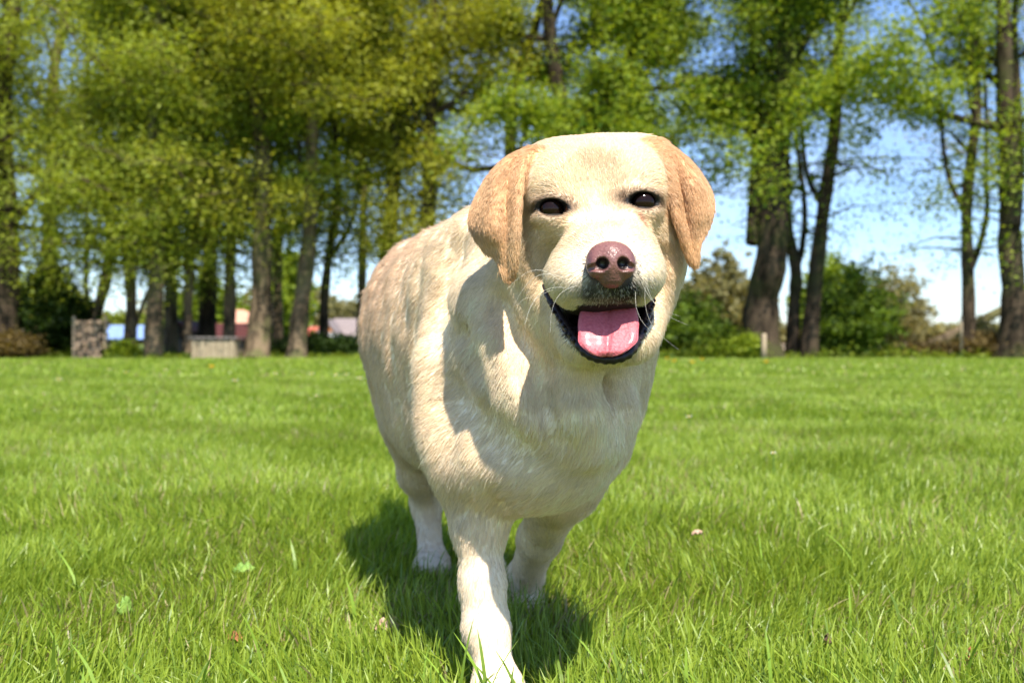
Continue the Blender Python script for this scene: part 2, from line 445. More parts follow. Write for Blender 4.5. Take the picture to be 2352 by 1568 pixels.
def tree(name, label, d, path, w, pal, nleaf, z0=3.0, R=3.4, top=13.0, nl=16, bark=None, size=0.06, cat='tree', group=None, sig=0.24,
         seed=0, sub=5, forks=(), side=0.0, low=None, flat=0.75, wob=1.0):
    """path: photo points (px,py) of the trunk from the ground up, w: width in px at the ground"""
    r = np.random.default_rng(seed + 100)
    base = P(path[0][0], 784 + CAM_H * FPX / d, d)
    pts = [np.array((base[0], d, -0.05))] + [P(a, b, d) + np.array((0, r.normal(0, .12), 0)) for a, b in path[1:]]
    rad = [w / FPX * d / 2]; r0 = rad[0]
    last = pts[-1]; dirv = (pts[-1] - pts[-2]); dirv = dirv / np.linalg.norm(dirv)
    while last[2] < top:
        dirv = dirv * .8 + np.array((0, 0, .25)) + r.normal(0, .06, 3); dirv /= np.linalg.norm(dirv)
        last = last + dirv * 1.6; pts.append(last)
    pts = np.array(pts); n = len(pts) * 5
    pl = crom(pts, n)
    tz = np.clip(pl[:, 2] / top, 0, 1)
    rr = r0 * (0.80 * (1 - tz) ** .8 + 0.10) * (1 + .06 * wob * np.sin(np.arange(n) * 1.3 + seed) + .04 * wob * r.normal(size=n))
    rr = rr * (1 + 0.30 * np.exp(-np.clip(pl[:, 2], 0, 9) / 0.35))
    root = empty(name, (base[0], d, 0)); tag(root, label, cat, group)
    Vt, Ft, o = [], [], 0
    def tube(p, q, k=7):
        nonlocal o
        V, F = tube_np(np.asarray(p), np.asarray(q), k); Vt.append(V); Ft.append(F + o); o += len(V)
    tube(pl, rr, 14)
    twig = []
    mains = [(pl, rr)]
    for fk in forks:                                   # a fork: list of photo points, width px at its start
        fp = np.array([P(a, b, d) + np.array((0, .25 * i, 0)) for i, (a, b) in enumerate(fk[0])])
        e = fp[-1] + (fp[-1] - fp[-2]) / np.linalg.norm(fp[-1] - fp[-2]) * 1.5 + np.array((0, 0, 1.0))
        fp = np.vstack((fp, e, e + np.array((r.normal(0, .4), r.normal(0, .4), 2.0))))
        fl = crom(fp, len(fp) * 4); fr = np.linspace(fk[1] / FPX * d / 2, 0.03, len(fl))
        tube(fl, fr, 9); mains.append((fl, fr))
        for q in fl[len(fl) // 2:]: twig.append(q)
    for i in range(nl):
        zz = z0 + (top - 0.5 - z0) * ((i + r.random()) / nl) ** 1.1
        mp, mr = mains[0] if (len(mains) == 1 or r.random() < .7) else mains[r.integers(1, len(mains))]
        k = int(np.argmin(np.abs(mp[:, 2] - zz))); st = mp[k]; rs = mr[k]
        az = i * 2.4 + r.normal(0, .5) + seed
        el = r.uniform(.0, 1.15)
        ln = R * r.uniform(.6, 1.1) * (1 - .45 * (zz - z0) / (top - z0)) 
        dv = np.array((math.cos(az) * math.cos(el) + side * .4, math.sin(az) * math.cos(el), math.sin(el)))
        q = [st]; c = st.copy(); m = 8
        for j in range(m):
            dv = dv + r.normal(0, .14, 3) + np.array((0, 0, -.05 if j > 3 else .03)); dv /= np.linalg.norm(dv)
            c = c + dv * ln / m; q.append(c)
        q = np.array(q); lr = np.linspace(min(rs * .55, .14), .018, len(q)); tube(q, lr, 6)
        for j in range(sub):
            kk = r.integers(2, m + 1); s = q[kk]
            a2 = r.random() * 6.283; sl = ln * r.uniform(.25, .5)
            dv2 = dv * .5 + np.array((math.cos(a2), math.sin(a2), r.uniform(-.35, .45))); dv2 /= np.linalg.norm(dv2)
            q2 = [s]; c = s.copy()
            for jj in range(5):
                dv2 = dv2 + r.normal(0, .16, 3); dv2 /= np.linalg.norm(dv2); c = c + dv2 * sl / 5; q2.append(c); twig.append(c)
            tube(q2, np.linspace(.022, .007, 6), 4)
            for t3 in range(5):
                s3 = q2[r.integers(1, 6)]; e3 = s3 + r.normal(0, .42, 3) * np.array((1, 1, .6)); twig.append(e3); twig.append((s3 + e3) / 2)
                tube([s3, (s3 + e3) / 2 + r.normal(0, .03, 3), e3], [.008, .006, .004], 3)
        twig.append(q[-1])
    if low:                                             # extra foliage low on the trunk: (n sprays, zmin, zmax, radius)
        for i in range(low[0]):
            zz = r.uniform(low[1], low[2]); k = int(np.argmin(np.abs(pl[:, 2] - zz)))
            e = pl[k] + np.array((r.normal(0, 1), r.normal(0, 1), r.normal(0, .2))) * low[3]
            mid = (pl[k] + e) / 2 + np.array((0, 0, .15)); tube([pl[k], mid, e], [.03, .018, .006], 4)
            twig += [e, mid] + [e + r.normal(0, .22, 3) for _ in range(5)]
    mesh_np('trunk', np.concatenate(Vt), [np.concatenate(Ft)], bark or M_bark, root)
    tw = np.array(twig)
    V, F, C = leaves(tw, int(nleaf * (1.8 if pal == 'green' else 1.5)), sig * (1.0 if pal == 'green' else 1.35), size * .82, pal, r, flat)
    mesh_np('crown', V, [F], M_leaf, root, smooth=False, cols=C)
    return root

def bush(name, label, px, d, wpx, ytop, pal, nleaf, size=0.06, group=None, seed=0, cat='bush', depth=1.2, y0=None, spiky=0.0):
    """shrub: many stems from the ground with leaf clumps round a lumpy outline"""
    r = np.random.default_rng(seed + 900)
    base = np.array(((px - 1176) / FPX * d, d, 0.0)); hw = wpx / FPX * d / 2
    H = CAM_H - (ytop - 784) / FPX * d
    root = empty(name, base); tag(root, label, cat, group)
    Vt, Ft, o, tw = [], [], 0, []
    ns = 26
    for i in range(ns):
        a = i * 2.4; rad = math.sqrt((i + .5) / ns)
        e = base + np.array((math.cos(a) * rad * hw * .95, math.sin(a) * rad * depth, H * (1 - .65 * rad ** 2.2) * r.uniform(.75, 1.0 + spiky)))
        s = base + np.array((math.cos(a) * .15 * hw, math.sin(a) * .2, -0.03))
        mid = (s + e) / 2 + np.array((math.cos(a) * .1, 0, .1 * H)); pl = crom([s, mid, e], 9)
        V, F = tube_np(pl, np.linspace(.03, .006, 9), 5); Vt.append(V); Ft.append(F + o); o += len(V)
        for t in (2, 3, 4, 5, 6, 7, 8):
            for k in range(5):
                tw.append(pl[t] + r.normal(size=3) * np.array((hw * .17, depth * .17, H * .09)))
    tw = np.array(tw); tw[:, 2] = np.abs(tw[:, 2]) + .04
    mesh_np('stems', np.concatenate(Vt), [np.concatenate(Ft)], M_bark_dark, root)
    V, F, C = leaves(tw, nleaf, 0.11, size, pal, r, .8)
    mesh_np('foliage', V, [F], M_leaf, root, smooth=False, cols=C)
    return root

# --- front row, left to right (photo pixels of a 2352 wide picture)
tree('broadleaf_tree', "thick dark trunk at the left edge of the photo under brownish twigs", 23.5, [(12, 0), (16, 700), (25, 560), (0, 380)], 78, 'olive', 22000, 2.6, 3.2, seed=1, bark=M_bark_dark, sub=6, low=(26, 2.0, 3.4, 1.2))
tree('broadleaf_tree', "forked slim tree rising behind the stack of firewood", 24.6, [(228, 0), (215, 745), (238, 610), (250, 420)], 30, 'olive', 26000, 2.8, 3.0, seed=2, forks=(([(216, 760), (190, 700), (178, 600), (170, 480)], 14),), sub=6, low=(26, 2.2, 3.6, 1.1))
tree('broadleaf_tree', "slim mossy trunk second to the right of the firewood stack", 23.8, [(296, 0), (297, 700), (303, 600), (300, 420)], 30, 'olive', 26000, 3.0, 2.8, seed=3, forks=(([(305, 770), (318, 700), (333, 640), (345, 560)], 9),), sub=6, low=(26, 2.1, 3.6, 1.1))
tree('broadleaf_tree', "sunlit straight trunk directly left of the dark wooden shed", 23.0, [(352, 0), (353, 700), (362, 560), (360, 380)], 44, 'olive', 30000, 2.7, 3.0, seed=4, sub=6, low=(22, 2.2, 3.6, 1.0))
tree('broadleaf_tree', "slim sunlit trunk between the shed and the wooden crate", 23.6, [(430, 0), (432, 700), (436, 560), (440, 400)], 24, 'olive', 24000, 3.0, 2.8, seed=5, sub=6, low=(22, 1.9, 3.4, 1.0))
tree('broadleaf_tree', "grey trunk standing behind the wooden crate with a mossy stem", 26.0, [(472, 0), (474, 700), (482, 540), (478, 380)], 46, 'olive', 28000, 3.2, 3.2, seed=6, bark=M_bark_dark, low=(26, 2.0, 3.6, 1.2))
tree('broadleaf_tree', "pale slim trunk rising over the right end of the wooden crate", 24.0, [(524, 0), (527, 700), (535, 560), (535, 400)], 32, 'olive', 24000, 3.2, 2.8, seed=7, low=(22, 2.2, 3.8, 1.0))
tree('broadleaf_tree', "stout sunlit trunk in front of the salmon tiled roof", 23.0, [(588, 0), (592, 700), (602, 540), (600, 380), (590, 200)], 58, 'yellow', 30000, 4.8, 3.2, seed=8, sub=6, low=(14, 3.0, 4.2, 1.0))
tree('broadleaf_tree', "tall sunlit trunk leaning right in front of the dark hedge", 23.3, [(680, 0), (690, 700), (708, 540), (716, 380), (722, 240)], 46, 'yellow', 26000, 5.2, 3.2, seed=9, forks=(([(700, 600), (694, 500), (680, 400)], 14),))
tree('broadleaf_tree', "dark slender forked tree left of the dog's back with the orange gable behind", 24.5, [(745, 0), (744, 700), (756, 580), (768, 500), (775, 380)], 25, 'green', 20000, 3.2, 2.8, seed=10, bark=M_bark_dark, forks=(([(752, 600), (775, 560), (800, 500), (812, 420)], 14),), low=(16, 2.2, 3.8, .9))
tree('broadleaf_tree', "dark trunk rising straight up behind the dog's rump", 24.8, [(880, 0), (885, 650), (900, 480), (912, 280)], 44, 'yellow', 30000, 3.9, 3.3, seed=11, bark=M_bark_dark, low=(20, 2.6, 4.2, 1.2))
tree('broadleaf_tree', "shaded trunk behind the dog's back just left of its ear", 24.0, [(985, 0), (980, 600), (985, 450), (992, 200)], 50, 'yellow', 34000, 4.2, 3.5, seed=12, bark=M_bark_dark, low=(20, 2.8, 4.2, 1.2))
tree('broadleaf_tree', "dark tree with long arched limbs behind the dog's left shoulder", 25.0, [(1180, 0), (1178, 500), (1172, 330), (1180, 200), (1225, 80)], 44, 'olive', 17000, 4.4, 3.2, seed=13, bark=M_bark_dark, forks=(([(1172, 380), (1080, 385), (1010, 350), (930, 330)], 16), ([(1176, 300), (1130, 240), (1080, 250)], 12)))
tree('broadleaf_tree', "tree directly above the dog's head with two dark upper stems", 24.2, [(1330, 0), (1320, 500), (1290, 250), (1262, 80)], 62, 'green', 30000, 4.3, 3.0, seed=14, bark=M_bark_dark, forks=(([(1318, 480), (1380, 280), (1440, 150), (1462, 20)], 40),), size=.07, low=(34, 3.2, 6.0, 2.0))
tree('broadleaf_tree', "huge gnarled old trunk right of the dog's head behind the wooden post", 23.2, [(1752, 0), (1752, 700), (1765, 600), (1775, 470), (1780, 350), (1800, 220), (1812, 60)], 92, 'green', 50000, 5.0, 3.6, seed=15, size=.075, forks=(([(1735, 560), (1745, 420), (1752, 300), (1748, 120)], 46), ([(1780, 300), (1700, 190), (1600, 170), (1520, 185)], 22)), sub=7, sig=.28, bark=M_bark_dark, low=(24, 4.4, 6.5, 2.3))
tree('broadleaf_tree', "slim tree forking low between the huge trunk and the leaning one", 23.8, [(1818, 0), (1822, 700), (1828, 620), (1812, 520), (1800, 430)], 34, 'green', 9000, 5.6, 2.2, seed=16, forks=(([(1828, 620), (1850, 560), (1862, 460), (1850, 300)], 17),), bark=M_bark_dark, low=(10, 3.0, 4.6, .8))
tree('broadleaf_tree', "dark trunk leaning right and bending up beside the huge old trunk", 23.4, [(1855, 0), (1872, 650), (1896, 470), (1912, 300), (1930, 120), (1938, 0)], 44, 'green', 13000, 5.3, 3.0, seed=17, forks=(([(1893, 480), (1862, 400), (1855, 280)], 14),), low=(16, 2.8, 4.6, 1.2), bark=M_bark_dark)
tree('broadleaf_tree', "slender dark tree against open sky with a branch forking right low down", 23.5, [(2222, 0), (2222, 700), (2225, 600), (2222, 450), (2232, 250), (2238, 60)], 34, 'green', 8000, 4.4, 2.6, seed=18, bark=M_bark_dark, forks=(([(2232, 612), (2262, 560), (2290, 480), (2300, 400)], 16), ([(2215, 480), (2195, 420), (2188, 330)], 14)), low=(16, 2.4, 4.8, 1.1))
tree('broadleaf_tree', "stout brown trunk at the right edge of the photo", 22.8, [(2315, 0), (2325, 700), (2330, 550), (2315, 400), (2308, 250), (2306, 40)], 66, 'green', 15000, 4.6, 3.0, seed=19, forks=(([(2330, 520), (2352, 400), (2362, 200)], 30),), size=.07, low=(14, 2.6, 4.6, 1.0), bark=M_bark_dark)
# --- second row, further back
tree('broadleaf_tree', "tall olive tree in the second row behind the firewood stack", 30, [(110, 0), (112, 650), (120, 400)], 45, 'olive', 34000, 3.0, 4.4, seed=21, size=.08, sig=.3, top=15)
tree('broadleaf_tree', "tall olive tree in the second row behind the dark shed", 31, [(395, 0), (398, 650), (402, 400)], 34, 'olive', 30000, 4.0, 4.4, seed=22, size=.08, sig=.3, top=15)
tree('broadleaf_tree', "tall yellow green tree in the second row behind the salmon roof", 33, [(640, 0), (640, 650), (645, 400)], 26, 'fresh', 24000, 3.0, 3.4, seed=23, size=.08, sig=.3, top=15)
tree('broadleaf_tree', "tall yellow green tree in the second row behind the dog's back", 32, [(830, 0), (832, 650), (836, 400)], 26, 'olive', 22000, 5.2, 3.8, seed=24, size=.08, sig=.3, top=15)
tree('broadleaf_tree', "airy green tree in the second row above the dog's head", 31, [(1480, 0), (1475, 600), (1465, 300)], 40, 'green', 22000, 5.5, 3.6, seed=25, size=.08, sig=.3, top=15, bark=M_bark_dark)
tree('broadleaf_tree', "airy second row tree between the right edge trunks and the leaning trunk", 33, [(2100, 0), (2460, 600), (2480, 300)], 26, 'haze', 9000, 5.0, 4.4, seed=26, size=.07, sig=.3, top=15)
# --- low growth along the lawn edge
bush('evergreen_shrub', "dark evergreen shrub between the left edge trunk and the firewood stack", 118, 24.6, 165, 610, 'dark', 26000, .06, seed=1)
bush('round_tree', "light green round tree between the stout trunk and the trunk leaning right", 652, 62, 120, 560, 'fresh', 26000, .15, seed=2, cat='tree', depth=3)
bush('round_tree', "fresh green round tree far behind the two slim trunks beside the crate", 478, 140, 190, 620, 'fresh', 26000, .32, seed=32, cat='tree', depth=6)
bush('round_tree', "green round tree far behind between the evergreen shrub and the firewood stack", 60, 140, 260, 640, 'olive', 26000, .32, seed=33, cat='tree', depth=6)
bush('round_tree', "small yellow green tree far behind the dark slender forked tree", 810, 150, 150, 690, 'haze', 20000, .3, seed=34, cat='tree', depth=6)
bush('round_tree', "low green tree far behind above the pale blue roof", 290, 150, 150, 712, 'olive', 20000, .26, seed=35, cat='tree', depth=5)
bush('hedge_shrub', "dense dark hedge between the stout trunk and the dog's rump", 738, 24.6, 210, 780, 'dark', 30000, .05, seed=3, cat='hedge', depth=.8)
bush('leafy_shrub', "mid green leafy bush beside the dog's chest on its right", 1570, 24.5, 200, 705, 'mid', 17000, .06, seed=4, spiky=.25)
bush('leafy_shrub', "bright green low bush left of the huge old trunk", 1660, 24.0, 140, 765, 'green', 9000, .05, seed=5)
bush('leafy_shrub', "dense dark green bush right of the leaning trunk", 1960, 24.2, 190, 655, 'mid', 15000, .06, seed=6, spiky=.35)
bush('pale_tree', "olive pale tree far behind left of the huge trunk", 1640, 46, 230, 585, 'haze', 20000, .12, seed=7, cat='tree', depth=3)
bush('pale_tree', "lighter yellow green tree far behind the leaning trunk", 1905, 40, 150, 580, 'fresh', 14000, .10, seed=8, cat='tree', depth=3)
bush('pale_tree', "brownish half bare tree far behind the dense dark green bush", 2045, 48, 170, 615, 'haze', 12000, .10, seed=9, cat='tree', depth=3)
bush('leafy_shrub', "small yellow green shrub at the foot of the huge old trunk", 1715, 22.6, 50, 775, 'fresh', 2500, .05, seed=10, depth=.3)
bush('bramble', "reddish brown bramble heap between the two right edge trunks", 2275, 23.4, 150, 772, 'brown', 12000, .05, seed=11, depth=.6)
bush('bramble', "low green and brown bramble strip left of the slender dark tree", 2140, 23.8, 190, 796, 'brown', 9000, .04, seed=12, depth=.6)
bush('bramble', "brown twiggy brush heap at the foot of the left edge trunk", 25, 22.8, 110, 772, 'brown', 10000, .05, seed=13, depth=.5)
bush('leafy_shrub', "low bright green weeds beside the firewood stack's right corner", 285, 23.2, 40, 795, 'fresh', 2500, .05, seed=14, depth=.3)
bush('leafy_shrub', "soft green bush at the foot of the slender dark tree", 2250, 24.8, 60, 730, 'haze', 4000, .05, seed=15, depth=.5)

# continuous weedy verge along the wood's edge: nobody could count it
r = np.random.default_rng(77)
n = 60000
cx = r.uniform(-17, 17, n); cz = np.abs(r.normal(0, np.where(cx < 0, .05, .11), n)) * (1 + .5 * np.sin(cx * 1.7)); cy = 22.9 + r.random(n) * 3.0 + .3 * np.sin(cx)
cen = np.stack((cx, cy, cz + .02), 1)
V, F, C = leaves(cen, n, .03, .05, 'green', r, 1.0)
o = mesh_np('undergrowth', V, [F], M_leaf, smooth=False, cols=C * .8)
tag(o, "low weedy undergrowth along the edge of the wood behind the lawn", "undergrowth", kind='stuff')
# far tree line on the horizon
n = 90000
cx = r.uniform(-165, 165, n); hh = 8.5 + 2.2 * np.sin(cx * .11) + 1.8 * np.sin(cx * .29 + 1)
hh = np.where(cx > 48, 3.0, hh)
cz = r.random(n) ** .8 * hh; cy = 185 + r.normal(0, 3, n)
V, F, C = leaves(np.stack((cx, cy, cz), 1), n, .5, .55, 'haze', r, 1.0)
o = mesh_np('forest', V, [F], M_leaf, smooth=False, cols=C)
tag(o, "far-off pale wood on the horizon beyond the tree row", "forest", kind='stuff')
# ------------------------------------------------------------------ sheds, roofs, crate, post
def solid(name, label, cat, loc): t = empty(name, loc); tag(t, label, cat); return t
M_wall_dark = mat_noise("dark_boards", (0.02, 0.016, 0.012), (0.05, 0.038, 0.028), 8, .9, .3, (6, 6, .4))
M_tile = mat_noise("salmon_tiles", (0.50, 0.24, 0.16), (0.62, 0.33, 0.22), 6, .85, .3)
M_tile_red = mat_noise("dark_red_tiles", (0.045, 0.011, 0.009), (0.085, 0.022, 0.017), 8, .85, .3)
M_red = mat_noise("red_tiles", (0.34, 0.07, 0.045), (0.44, 0.11, 0.07), 8, .85, .3)
M_slate = mat_noise("grey_tiles", (0.16, 0.13, 0.12), (0.26, 0.21, 0.20), 8, .8, .3)
M_blue = mat_noise("pale_blue_sheet_roof", (0.16, 0.24, 0.42), (0.21, 0.30, 0.50), 3, .5, .1)
M_render = mat_noise("pale_render", (0.55, 0.53, 0.55), (0.66, 0.64, 0.66), 5, .9)
M_orange = mat_noise("orange_boards", (0.55, 0.17, 0.05), (0.65, 0.24, 0.08), 5, .8, .2, (8, 1, 1))
M_glass = mat_noise("window_glass", (0.03, 0.04, 0.05), (0.06, 0.07, 0.09), 2, .15, spec=.6)
M_wood = mat_noise("weathered_wood", (0.24, 0.19, 0.12), (0.38, 0.31, 0.21), 9, .9, .4, (6, 6, .7))
M_woodgrey = mat_noise("grey_wood", (0.16, 0.14, 0.13), (0.25, 0.22, 0.20), 9, .9, .4, (1, 6, 6))
M_log = mat_noise("split_log", (0.16, 0.115, 0.08), (0.40, 0.29, 0.20), 12, .95, .6)
M_post = mat_noise("post_wood", (0.34, 0.26, 0.17), (0.48, 0.38, 0.26), 14, .9, .5, (4, 4, .5))

def gable(name, label, x0, x1, d, eave, ridge, mw, mr, depth=4.0, gable_front=False, over=.25, win=(), door=None, m_gable=None):
    """building between photo columns x0,x1 at depth d; eave and ridge are photo rows"""
    a = (x0 - 1176) / FPX * d; b = (x1 - 1176) / FPX * d; ze = CAM_H - (eave - 784) / FPX * d; zr = CAM_H - (ridge - 784) / FPX * d
    t = solid(name, label, 'building', ((a + b) / 2, d, 0)); m = MB()
    D = depth
    if gable_front:
        xm = (a + b) / 2
        m.add([(a, d, 0), (b, d, 0), (b, d, ze), (xm, d, zr), (a, d, ze), (a, d + D, 0), (b, d + D, 0), (b, d + D, ze), (xm, d + D, zr), (a, d + D, ze)],
              [(0, 1, 2, 3, 4), (9, 8, 7, 6, 5), (1, 6, 7, 2), (5, 0, 4, 9)])
        m.build('wall', mw, t)
        if m_gable:
            g_ = MB(); g_.add([(a, d - .02, ze), (b, d - .02, ze), (xm, d - .02, zr)], [(0, 1, 2)]); g_.build('gable_boards', m_gable, t)
        m = MB(); s = (zr - ze) / (xm - a); k = .10
        for sx, xe in ((-1, a), (1, b)):
            xo = xe + sx * over; zo = ze - over * s
            m.add([(xm, d - over, zr + .02), (xo, d - over, zo + .02), (xo, d + D + over, zo + .02), (xm, d + D + over, zr + .02),
                   (xm, d - over, zr + k + .02), (xo, d - over, zo + k + .02), (xo, d + D + over, zo + k + .02), (xm, d + D + over, zr + k + .02)],
                  [(0, 1, 2, 3), (7, 6, 5, 4), (0, 4, 5, 1), (1, 5, 6, 2), (2, 6, 7, 3)])
        m.build('roof', mr, t)
    else:
        ym = d + D / 2
        m.add([(a, d, 0), (b, d, 0), (b, d, ze), (a, d, ze), (a, d + D, 0), (b, d + D, 0), (b, d + D, ze), (a, d + D, ze), (a, ym, zr), (b, ym, zr)],
              [(0, 1, 2, 3), (5, 4, 7, 6), (0, 3, 8, 7, 4), (1, 5, 6, 9, 2)])
        m.build('wall', mw, t)
        m = MB(); s = (zr - ze) / (ym - d); k = .10
        for sy, ye in ((-1, d), (1, d + D)):
            yo = ye + sy * over; zo = ze - over * s
            m.add([(a - over, ym, zr + .02), (b + over, ym, zr + .02), (b + over, yo, zo + .02), (a - over, yo, zo + .02),
                   (a - over, ym, zr + k + .02), (b + over, ym, zr + k + .02), (b + over, yo, zo + k + .02), (a - over, yo, zo + k + .02)],
                  [(0, 1, 2, 3), (7, 6, 5, 4), (2, 6, 7, 3), (0, 3, 7, 4), (1, 5, 6, 2)])
        m.build('roof', mr, t)
    for (u, w_, zc, h_) in win:
        xc = a + (b - a) * u; m = MB(); m.box((xc, d - .02, zc), (w_ + .12, .05, h_ + .12)); f = m.build('window', M_woodgrey, t)
        m = MB(); m.box((xc, d - .05, zc), (w_, .03, h_)); m.build('pane', M_glass, f)
    if door:
        xc = a + (b - a) * door[0]; m = MB(); m.box((xc, d - .03, door[2] / 2), (door[1], .05, door[2])); m.build('door', M_woodgrey, t)
    return t

gable('open_barn', "long low barn with pale blue sheet roof behind the firewood stack", -40, 345, 110, 776, 748, M_wall_dark, M_blue, 5, over=.3, win=((.62, 1.0, .45, .3), (.82, 1.0, .45, .3)))
gable('garden_shed', "small dark wooden shed with a pitched roof left of the wooden crate", 376, 432, 33, 762, 742, M_wall_dark, M_tile_red, 2.2, True, over=.08, door=(.5, .35, .45))
gable('barn', "low building with dark red roof behind the wooden crate", 452, 560, 60, 777, 745, M_wall_dark, M_tile_red, 4, over=.2, door=(.2, .9, .4))
gable('house', "house with sunlit salmon tiled roof behind the stout trunk", 528, 632, 110, 782, 712, M_render, M_tile, 5, over=.3, win=((.5, .5, .2, .25),))
gable('house', "low house with red tiled roof behind the dark hedge", 655, 725, 105, 776, 752, M_render, M_red, 5, over=.3, win=((.4, .8, .35, .3),))
gable('house', "orange gabled cottage left of the grey roofed house", 728, 768, 100, 762, 735, M_render, M_slate, 5, True, over=.2, m_gable=M_orange, win=((.5, .4, .35, .3),))
gable('house', "pale house with grey tiled roof beside the dog's rump", 762, 880, 104, 768, 732, M_render, M_slate, 6, over=.3, win=((.25, .7, .4, .3), (.6, .7, .4, .3)))

# firewood stack: each log end shows
r = np.random.default_rng(3)
xa, xb = (163 - 1176) / FPX * 22.9, (228 - 1176) / FPX * 22.9; zt = CAM_H - (727 - 784) / FPX * 22.9
t = solid('firewood_stack', "tall narrow stack of split firewood at the lawn edge on the left", 'firewood', ((xa + xb) / 2, 22.9, 0))
z = .06
m = MB()
while z < zt - .04:
    x = xa + r.uniform(0, .04)
    while x < xb - .04:
        rr = r.uniform(.035, .06); q = r.uniform(0, .12)
        m.tube([(x + rr, 22.9 + q, z + r.uniform(-.01, .01)), (x + rr + r.uniform(-.01, .01), 23.45, z)], rr, 5); x += rr * 2.05
    z += .098
m.build('logs', M_log, t)
for x in (xa - .04, xb + .04):
    m = MB(); m.box((x, 23.15, zt / 2), (.05, .07, zt + .04)); m.build('side_rail', M_post, t)

# pale wooden crate
xa, xb = (441 - 1176) / FPX * 22.6, (540 - 1176) / FPX * 22.6; zt = CAM_H - (776 - 784) / FPX * 22.6
t = solid('wooden_crate', "long weathered wooden crate with grey lid at the lawn edge", 'crate', ((xa + xb) / 2, 22.6, 0))
m = MB(); n = 7
for i in range(n):
    x = xa + (xb - xa) * (i + .5) / n
    m.box((x, 22.6, zt / 2 - .02), ((xb - xa) / n - .012, .03, zt - .04))
    m.box((x, 23.3, zt / 2 - .02), ((xb - xa) / n - .012, .03, zt - .04))
for x in (xa, xb):
    m.box((x, 22.95, zt / 2 - .02), (.03, .66, zt - .05))
m.build('side_boards', M_wood, t)
m = MB()
for i in range(3): m.box(((xa + xb) / 2, 22.66 + i * .26, zt + .01), (xb - xa + .12, .25, .035))
m.build('lid', M_woodgrey, t)
for x in (xa + .05, xb - .05, xa + .28):
    m = MB(); m.box((x, 22.568, zt / 2 - .03), (.07, .03, zt - .08)); m.build('batten', M_wood, t)

# fence post at the lawn edge
m = MB(); p = P(1754, 822, 22.2); zt = CAM_H - (766 - 784) / FPX * 22.2
m.tube([(p[0], 22.2, -.02), (p[0] + .004, 22.2, zt * .5), (p[0] + .01, 22.2, zt - .03), (p[0] + .01, 22.2, zt)], [.062, .058, .056, .046], 10)
tag(m.build('wooden_post', M_post, smooth=True), "pale round wooden post before the huge old trunk", 'post')
m = MB(); p = P(2208, 822, 23.0)
m.tube([(p[0], 23, -.02), (p[0], 23, .75), (p[0] + .01, 23, 1.0)], [.03, .028, .02], 8)
tag(m.build('wooden_post', M_post, smooth=True), "thin grey fence stake left of the slender dark tree", 'post')
# ------------------------------------------------------------------ the dog: one continuous body from a blended distance field
def rotz(a): return np.array(((math.cos(a), -math.sin(a), 0), (math.sin(a), math.cos(a), 0), (0, 0, 1)))
def rotx(a): return np.array(((1, 0, 0), (0, math.cos(a), -math.sin(a)), (0, math.sin(a), math.cos(a))))
def roty(a): return np.array(((math.cos(a), 0, math.sin(a)), (0, 1, 0), (-math.sin(a), 0, math.cos(a))))
BR = rotz(math.radians(19))                     # body axis swings to the left going back
I3 = np.eye(3)
def E(c, r, R=None, k=.03, op='+'): return ('e', np.array(c), np.array(r, float), I3 if R is None else R, k, op)
def C(a, b, ra, rb, k=.03, op='+'): return ('c', np.array(a), np.array(b), ra, rb, k, op)
def S(c, r, k=.02, op='+'): return E(c, (r, r, r), None, k, op)

def prim_d(p, P_):
    if P_[0] == 'e':
        q = (p - P_[1]) @ P_[3]
        k0 = np.linalg.norm(q / P_[2], axis=1); k1 = np.linalg.norm(q / P_[2] ** 2, axis=1) + 1e-9
        return k0 * (k0 - 1.0) / k1
    a, b, ra, rb = P_[1:5]
    ab = b - a; t = np.clip(((p - a) @ ab) / (ab @ ab), 0, 1)
    return np.linalg.norm(p - a - t[:, None] * ab, axis=1) - (ra + (rb - ra) * t)
def bound(P_):
    if P_[0] == 'e': return P_[1], float(P_[2].max())
    return (P_[1] + P_[2]) / 2, float(np.linalg.norm(P_[2] - P_[1]) / 2 + max(P_[3], P_[4]))
def field(p, prims, far=0.05):
    p = np.asarray(p, dtype=np.float64)
    d = np.full(len(p), far)
    for P_ in prims:
        c, R = bound(P_); k, op = P_[-2], P_[-1]
        m = np.where(((p - c) ** 2).sum(1) < (R + far + k) ** 2)[0]
        if not len(m): continue
        e = prim_d(p[m], P_); a = d[m]
        if op == '+':
            h = np.maximum(k - np.abs(a - e), 0) / k; d[m] = np.minimum(a, e) - h * h * k * .25
        else:
            e = -e; h = np.maximum(k - np.abs(a - e), 0) / k; d[m] = np.maximum(a, e) + h * h * k * .25
    return d

